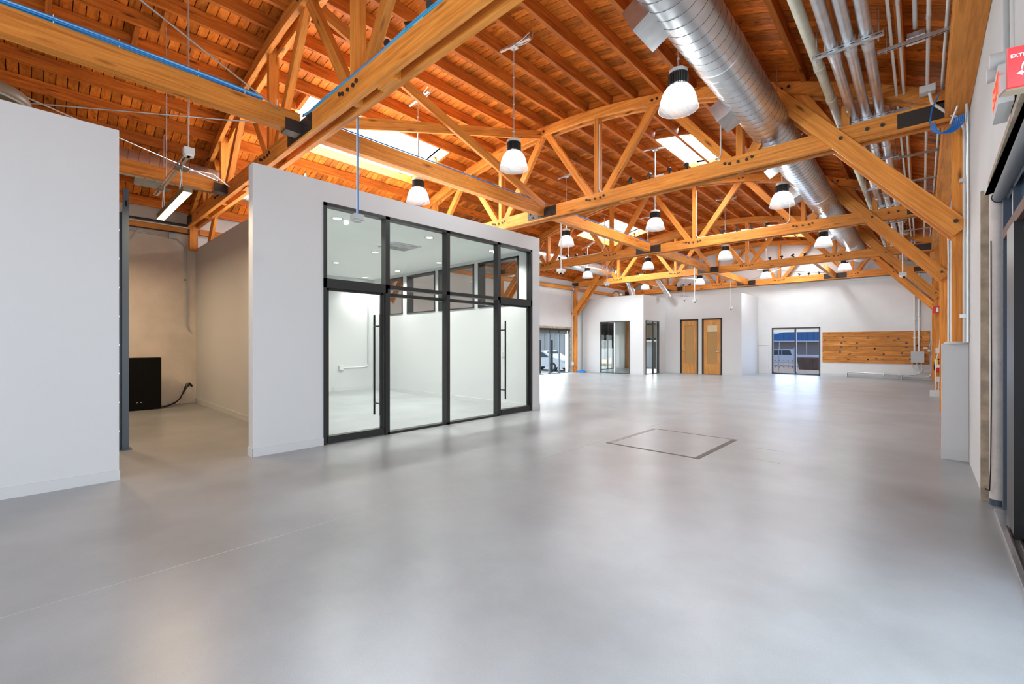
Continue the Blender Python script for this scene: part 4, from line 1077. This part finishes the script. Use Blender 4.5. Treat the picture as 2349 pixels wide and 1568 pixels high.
def linear_pendant(lab, ox, oy, watts):
    global t
    t = thing('linear_pendant', lab, 'lamp', (-7.15, 1.2, 3.1))
    box('housing', 'taupe', -7.98, -6.30, 1.155, 1.245, 3.105, 3.17, t)
    box('lens', 'strip', -7.97, -6.31, 1.16, 1.24, 3.098, 3.105, t)
    ll = lamp('led_light', 'AREA', (-7.14, 1.2, 3.09), (0, 0, 0), watts, (1, .74, .46), shape='RECTANGLE', size=1.6, size_y=.07); ll.parent = t; ll.matrix_parent_inverse = Matrix.Translation(t.location).inverted()
    for x in (-7.7, -6.6):
        B().cyl((x, 1.2, 3.17), (x, 1.2, 3.50 if ox == 0 else 4.95), .003, n=6).build('suspension_wire', 'conduit', t)
        box('canopy_plate', 'taupe', x - .16, x - .02, 1.14, 1.28, 3.475, 3.49, t)
    B().tube([(-7.78, 1.2, 3.48), (-7.79, 1.2, 3.38), (-7.77, 1.19, 3.27), (-7.80, 1.2, 3.17)], .008, 6).build('cord', 'lightgrey', t)
    B().tube([(-6.7, 1.2, 3.48), (-6.69, 1.21, 3.38), (-6.72, 1.2, 3.27), (-6.74, 1.2, 3.17)], .008, 6).build('cord', 'lightgrey', t)
    t.location = (-7.15 + ox, 1.2 + oy, 3.1)
linear_pendant('glowing warm white linear LED pendant hanging in the alcove', 0, 0, 32)
linear_pendant('linear LED pendant added unseen behind the left partition to warm the alcove', -3.3, -.95, 52)  # extra fixture added out of sight to brighten the alcove
t = thing('lamp_track', 'slim metal track above the LED pendant with a white sensor at its end', 'track', (-7.0, 1.2, 3.5))
B().beam((-8.25, 1.2, 3.51), (-6.22, 1.2, 3.51), .03, .02).build('channel', 'galv', t)
B().beam((-8.25, 1.16, 3.51), (-6.22, 1.16, 3.51), .012, .012).build('channel', 'galv', t)
box('sensor', 'lightgrey', -6.30, -6.21, 1.15, 1.25, 3.52, 3.60, t)
B().cyl((-6.255, 1.2, 3.50), (-6.255, 1.2, 3.52), .05, n=20).build('sensor_face', 'signwhite', t)
B().cyl((-6.27, 1.2, 3.60), (-6.27, 1.2, 5.82), .008, n=8).build('stem', 'conduit', t)
B().cyl((-7.56, 1.2, 3.52), (-7.56, 1.2, 5.62), .006, n=8).build('stem', 'conduit', t)
B().tube([(-6.78, 1.22, 3.50), (-7.0, 1.45, 3.60), (-7.6, 1.75, 3.80), (-8.85, 2.28, 4.05)], .009, 8).build('flexible_conduit', 'whiteconduit', t)
# round pendant over the partition
t = thing('round_pendant', 'large taupe round drum pendant cut off by the left edge above the partition', 'lamp', (-6.62, -.45, 3.75))
B().lathe([(.0, .17), (.30, .16), (.40, .12), (.42, .05), (.42, 0), (.40, 0), (.38, .04), (0, .05)], (-6.62, -.45, 3.66), 48).build('drum', 'taupe', t)
B().lathe([(.385, .004), (.40, -.004), (.42, -.004), (.424, .004)], (-6.62, -.45, 3.66), 48).build('rim', 'conduit', t)
B().cyl((-6.5, -.28, 3.83), (-6.45, -.24, 5.7), .008, n=8).build('stem', 'conduit', t)

SHEAR = True
# ------------------------------------------------------------------ blue cables
def bundle(lab, pts, n, r, spread, mats=('blue', 'skyblue', 'teal', 'blue'), ties=()):
    t = thing('cable_bundle', lab, 'cable', pts[0])
    for k in range(n):
        a = 2 * math.pi * k / n; ph = random.uniform(0, 6)
        q = []
        for i, p in enumerate(pts):
            w = spread * (.75 + .35 * math.sin(i * .9 + ph))
            q.append((p[0] + w * math.cos(a + .25 * math.sin(i * .7)), p[1], p[2] + abs(w * math.sin(a)) * .8 + .01))
        B().tube(q, r, 6).build('cable', mats[k % len(mats)], t)
    for (x, y_, z) in ties:
        B().box(x - .002, x + .002, y_ - .003, y_ + .003, z, z + .075).build('cable_tie', 'signwhite', t)
    return t
yy = [-4.0 + .45 * i for i in range(14)]
bundle('thick bundle of blue network cables lying on the near left strut', [(XC + .045, y_, 4.255) for y_ in yy], 14, .011, .048, ties=[(XC + .085, y_, 4.24) for y_ in (.1, .55, 1.2, 1.65, 2.0)])
bundle('blue cable bundle climbing along the top of the first truss chord', [(-5.95, 2.36, 4.27)] + [(-5.7 + .3 * i, 2.325, 4.20 + .012 * math.sin(i)) for i in range(12)], 9, .011, .03, mats=('teal', 'blue', 'skyblue'))
bundle('thin blue cable and conduit run along the strut past the large skylight', [(XC + .05, 2.6 + .43 * i, 4.255) for i in range(12)], 3, .009, .02, mats=('blue', 'conduit', 'blue'))
bundle('thin blue cable run along the strut between the second and third trusses', [(XC + .05, 7.5 + .43 * i, 4.255) for i in range(12)], 3, .009, .02, mats=('blue', 'conduit', 'blue'))
bundle('thin blue cable run along the strut between the third and fourth trusses', [(XC + .05, 12.5 + .43 * i, 4.255) for i in range(11)], 3, .009, .02, mats=('blue', 'conduit', 'blue'))
SHEAR = False
t = thing('cable_pile', 'tangled blue cable heap on the floor by the far left post', 'cable', (-12.0, 17.3, 0))
for k in range(5):
    B().tube([(-11.88 + (.10 + .03 * k) * math.cos(a), 17.35 + (.11 + .03 * k) * math.sin(a), .02 + .03 * (4 - k) / 2 + .01 * math.sin(3 * a + k)) for a in [i * 2 * math.pi / 18 for i in range(19)]], .018, 6).build('loop', 'blue', t)
t = thing('wall_conduit', 'white conduit and cables running down beside the far left post', 'conduit', (XL + .06, 17.12, 0))
B().tube([(XL + .14, 17.1, 3.9), (XL + .06, 17.1, 3.7), (XL + .05, 17.1, 3.4), (XL + .05, 17.1, .2)], .014, 8).build('pipe', 'whiteconduit', t)
B().tube([(XL + .15, 17.16, 4.05), (XL + .12, 17.14, 3.85), (XL + .1, 17.12, 3.72)], .016, 8).build('cable', 'blue', t)
box('junction_box', 'lightgrey', XL + .0, XL + .1, 17.05, 17.17, .32, .48, t)
t = thing('wall_conduit', 'row of conduits lying along the ledger above the left window', 'conduit', (XL + .06, 14.5, 4.0))
for k in range(3): B().cyl((XL + .05 + .04 * k, 7.5, 3.975 + .012 * k), (XL + .05 + .04 * k, 17.1, 3.975 + .012 * k), .015, n=8).build('pipe', 'conduit', t)

SHEAR = True
# conduit loops on the second and third trusses
def loop(ti, lab, pts):
    t = thing('truss_conduit', lab, 'conduit', pts[0]); B().tube(pts, .012, 8).build('pipe', 'whiteconduit', t)
for ti, nm in ((2, 'second'), (3, 'third')):
    y_ = TY[ti] - .13
    loop(ti, 'white conduit running on the %s truss chord up a post' % nm,
         [(-4.7 + .12, y_ + .08, 5.5), (-4.58, y_ + .08, 4.30)] + arc((-4.48, y_ + .08, 4.30), .1, math.pi, math.pi * 1.5, (1, 0, 0), (0, 0, 1)) + [(-2.6, y_ + .08, 4.205)] + arc((-2.5, y_ + .08, 4.32), .115, -math.pi / 2, 0, (1, 0, 0), (0, 0, 1)) + [(-2.385, y_ + .08, 4.75)])
loop(3, 'white conduit bending up the left post of the third truss', [(-8.9, TY[3] - .1, 4.205), (-7.65, TY[3] - .1, 4.205), (-7.5, TY[3] - .1, 4.25), (-7.42, TY[3] - .1, 4.4), (-7.42, TY[3] - .1, 5.3)])

# ------------------------------------------------------------------ track spotlights on the chords
sp_base = B().cyl((0, 0, 0), (0, 0, .05), .018, n=10).mesh('foot', 'black')
sp_head = B().cyl((0, -.035, .07), (0, .045, .10), .036, .028, n=14).mesh('head', 'black')
o4 = ['first', 'second', 'third', 'fourth']
tn = {1: 'nearest truss', 2: 'second truss', 3: 'third truss', 4: 'fourth truss', 5: 'far gable truss'}
for ti in (1, 2, 3, 4, 5):
    for side, xs in (('right', (-3.9, -3.55, -3.2, -2.9)), ('left', (-9.2, -8.85, -8.5, -8.15))):
        if side == 'left' and ti in (1, 2): continue
        for j, x in enumerate(xs):
            t = thing('spotlight', 'small black spotlight on the %s half of the %s, %s from the left' % (side, tn[ti], o4[j]), 'spotlight', (x, TY[ti] - .08, 4.19), 'black spotlights on the truss chords')
            a = bpy.data.objects.new('foot', sp_base); C.objects.link(a); a.parent = t
            b_ = bpy.data.objects.new('head', sp_head); C.objects.link(b_); b_.parent = t; b_.rotation_euler = (random.uniform(-.3, .5), 0, random.uniform(-.9, .9))
        o = box('power_box', 'lightgrey', xs[1] + .1, xs[1] + .26, TY[ti] - .1, TY[ti] - .04, 4.19, 4.225)
        tag(o, 'small pale power box among the spotlights on the %s half of the %s' % (side, tn[ti]), 'box')

SHEAR = False
# ------------------------------------------------------------------ hanging sensors and cameras
def hanging(x, y_, ztop, z, lab, mat='whiteconduit', r=.012, big=1.0, blue=False):
    t = thing('hanging_camera', lab, 'camera', (x, y_, z))
    B().cyl((x, y_, z + .06), (x, y_, ztop), r, n=10).build('stem', mat, t)
    if blue: B().tube([(x + .02, y_, z + .06), (x + .018, y_, z + .4), (x + .02, y_, z + .8), (x + .016, y_, ztop)], .006, 6).build('cable', 'blue', t)
    s = .07 * big
    box('mount_box', 'boxgrey' if blue else 'lightgrey', x - s, x + s, y_ - s, y_ + s, z, z + .06, t)
    if blue: B().cyl((x, y_, z), (x, y_, z - .02), s * .8, n=16).build('sensor_face', 'boxgrey', t); return
    B().lathe([(s * .95, 0), (s * .95, -.02), (s * .7, -.045), (s * .35, -.06), (0, -.064)], (x, y_, z), 20).build('dome', 'signwhite', t)
    B().cyl((x + .02, y_ - .03, z - .04), (x + .03, y_ - .05, z - .055), .02, n=10).build('lens', 'dark', t)
hanging(-4.87, 2.55, 4.0, 2.78, 'grey ceiling box hanging on a blue conduit in front of the glass office', big=.85, blue=True)
hanging(-5.97, 7.92, 4.02, 2.93, 'white dome camera on a long stem just right of the glass office')
hanging(-7.5, 12.35, 3.96, 3.21, 'white dome camera hanging from the left of the third truss')
hanging(-6.07, 14.87, 4.02, 2.82, 'small camera on a thin stem, left of the pair before the meeting room', r=.006, big=.8)
hanging(-6.08, 15.8, 4.02, 2.83, 'dome camera on a thick white stem hanging before the meeting room', r=.016, big=.9)
hanging(-6.12, 19.75, 4.02, 2.81, 'small flat sensor on a thin stem in front of the two wooden doors', r=.006, big=.8)
hanging(-.526, 14.2, 4.265, 2.98, 'grey dome camera hanging from the conduit rails on the right', big=1.0)

# ------------------------------------------------------------------ outside
o = box('ground_back', 'dirt', -60, 30, YB + .6, 90, -1.5, -1.3, kind='structure')
o = box('ground_left', 'asphalt', -70, XL - .4, -20, YB + 12, -.9, -.7, kind='structure')
box('ground_apron', 'dirt', XL - 1.2, XR + 1.2, YB + .22, YB + 1.2, -1.3, -.12, kind='structure')
box('ground_right', 'asphalt', XR + .25, 30, -30, YB + .6, -.3, -.06, kind='structure')
def wheels(t, pts, r, w, axis):
    for p in pts:
        d = Vector(axis) * w / 2; q = B().cyl(Vector(p) - d, Vector(p) + d, r, n=20).build('wheel', 'tyre', t)
        B().cyl(Vector(p) - d * 1.02, Vector(p) + d * 1.02, r * .55, n=16).build('hubcap', 'lightgrey', q)
# blue roofed building behind
t = thing('metal_building', 'long grey building with blue ribbed metal roof edge seen through the back window', 'building', (-13, 72, -1.3))
box('wall', 'beigesheet', -45, 12, 72, 80, -1.3, 1.75, t)
B().prism([(-45, 1.7), (12, 1.7), (12, 3.45), (-12.8, 3.45), (-17.4, 2.35), (-45, 2.0)], 'y', 71.5, 72).build('fascia', 'bluesheet', t)
for k in range(80): box('rib', 'bluesheet', -44 + k * .7, -43.88 + k * .7, 71.42, 71.5, 1.7, 2.0 if -44 + k * .7 < -17.4 else min(3.45, 2.35 + (k * .7 - 26.6) * .239), t)
box('gutter', 'whitetrim', -45, 12, 70.7, 71.5, 1.55, 1.72, t)
for k in range(6): box('canopy_post', 'lightgrey', -22 + k * 3.2, -21.9 + k * 3.2, 70.8, 70.9, -1.3, 1.6, t)
t = thing('pickup_truck', 'white pickup truck parked beyond the back window', 'truck', (-12.5, 60, -1.3))
g = -1.3; ty = 59.0
prof = [(-15.9, .45), (-15.9, 1.12), (-14.3, 1.28), (-13.6, 1.95), (-11.75, 1.98), (-11.5, 1.32), (-8.6, 1.28), (-8.6, .45)]
B().prism([(x, z + g) for x, z in prof], 'y', ty, ty + 1.9).build('body', 'carwhite', t)
B().prism([(x, z + g) for x, z in [(-14.15, 1.32), (-13.5, 1.86), (-12.75, 1.88), (-12.75, 1.32)]], 'y', ty - .02, ty).build('side_window', 'carglass', t)
B().prism([(x, z + g) for x, z in [(-12.66, 1.32), (-12.66, 1.88), (-11.9, 1.88), (-11.72, 1.32)]], 'y', ty - .02, ty).build('side_window', 'carglass', t)
wheels(t, [(-14.6, ty + .1, g + .4), (-10.4, ty + .1, g + .4), (-14.6, ty + 1.8, g + .4), (-10.4, ty + 1.8, g + .4)], .4, .25, (0, 1, 0))
t = thing('yard_fence', 'low white rail fence in front of the pickup truck', 'fence', (-11, 55, -1.3))
for k in range(16): box('picket', 'whitetrim', -14.5 + k * .4, -14.42 + k * .4, 55, 55.06, -1.3, -.45, t)
box('rail', 'whitetrim', -14.5, -8.2, 55, 55.05, -.55, -.47, t); box('rail', 'whitetrim', -14.5, -8.2, 55, 55.05, -1.2, -1.12, t)
t = thing('dumpster', 'rusty brown skip standing right of the pickup truck', 'skip', (-8.7, 54, -1.3))
B().prism([(-9.9, -1.3), (-6.3, -1.3), (-6.0, -.1), (-10.1, -.1)], 'y', 53, 55).build('body', 'rust', t)
for k in range(5): box('rib', 'rust', -9.6 + k * .75, -9.5 + k * .75, 52.94, 53, -1.25, -.15, t)
for k, x in enumerate((-10.6, -9.35, -7.4)):
    o = B().cyl((x, 48, -1.3), (x, 48, 1.0), .035, n=8).build('fence_post', 'galv'); tag(o, 'thin grey fence post outside the back window, %s from the left' % o4[k], 'post', 'fence posts outside the back window')
# left side
t = thing('metal_building', 'pale grey metal shed across the yard outside the left window', 'building', (-40, 45, -.7))
box('wall', 'greysheet', -62, -30, 44, 50, -.7, 2.6, t)
B().prism([(-62, 2.6), (-30, 2.6), (-31, 3.3), (-61, 3.3)], 'y', 43.6, 50).build('roof', 'greysheet', t)
for k in range(40): box('rib', 'greysheet', -61.5 + k * .8, -61.4 + k * .8, 43.94, 44, -.7, 2.6, t)
t = thing('parked_car', 'white hatchback car parked outside the left window', 'car', (-21, 26.8, -.7))
g = -.7; cy = 25.9
prof = [(-23.6, .35), (-23.65, .75), (-23.3, 1.0), (-22.7, 1.45), (-21.3, 1.5), (-20.4, 1.05), (-19.5, .88), (-19.3, .6), (-19.3, .3)]
B().prism([(x, z + g) for x, z in prof], 'y', cy, cy + 1.75).build('body', 'carwhite', t)
B().prism([(x, z + g) for x, z in [(-22.9, 1.0), (-22.55, 1.38), (-21.9, 1.40), (-21.9, 1.0)]], 'y', cy - .02, cy).build('side_window', 'carglass', t)
B().prism([(x, z + g) for x, z in [(-21.8, 1.0), (-21.8, 1.40), (-21.25, 1.38), (-20.6, 1.02)]], 'y', cy - .02, cy).build('side_window', 'carglass', t)
B().prism([(cy + .1, 1.04 + g), (cy + 1.65, 1.04 + g), (cy + 1.5, 1.44 + g), (cy + .25, 1.44 + g)], 'x', -20.98, -20.9).build('windscreen', 'carglass', t)
wheels(t, [(-22.7, cy + .1, g + .33), (-20.3, cy + .1, g + .33), (-22.7, cy + 1.65, g + .33), (-20.3, cy + 1.65, g + .33)], .33, .22, (0, 1, 0))
box('headlight', 'lightgrey', -19.5, -19.28, cy - .01, cy + .3, g + .68, g + .82, t)
for k, y_ in enumerate((15.2, 16.15, 17.05, 19.2, 20.05, 20.8)):
    o = box('steel_bollard', 'black', -13.45, -13.37, y_ - .04, y_ + .04, -.7, 1.5)
    tag(o, 'black square steel post outside the left wall windows, %s from the camera' % ORD[k], 'post', 'black posts outside the left wall')
for k, x in enumerate((-11.2, -10.2)):
    o = box('steel_bollard', 'black', x - .04, x + .04, YB + 1.0, YB + 1.08, -.12, 1.45)
    tag(o, 'black square steel post outside the meeting room back window, %s one' % ('left' if k == 0 else 'right'), 'post', 'black posts outside the meeting room back window')
t = thing('storage_shed', 'pale shed with light roof outside the meeting room window', 'building', (-17, 40, -1.3))
box('wall', 'greysheet', -24, -14, 42, 48, -1.3, 1.5, t)
B().prism([(-24.5, 1.5), (-13.5, 1.5), (-15.5, 2.4), (-22.5, 2.4)], 'y', 41.5, 48.5).build('roof', 'whitetrim', t)
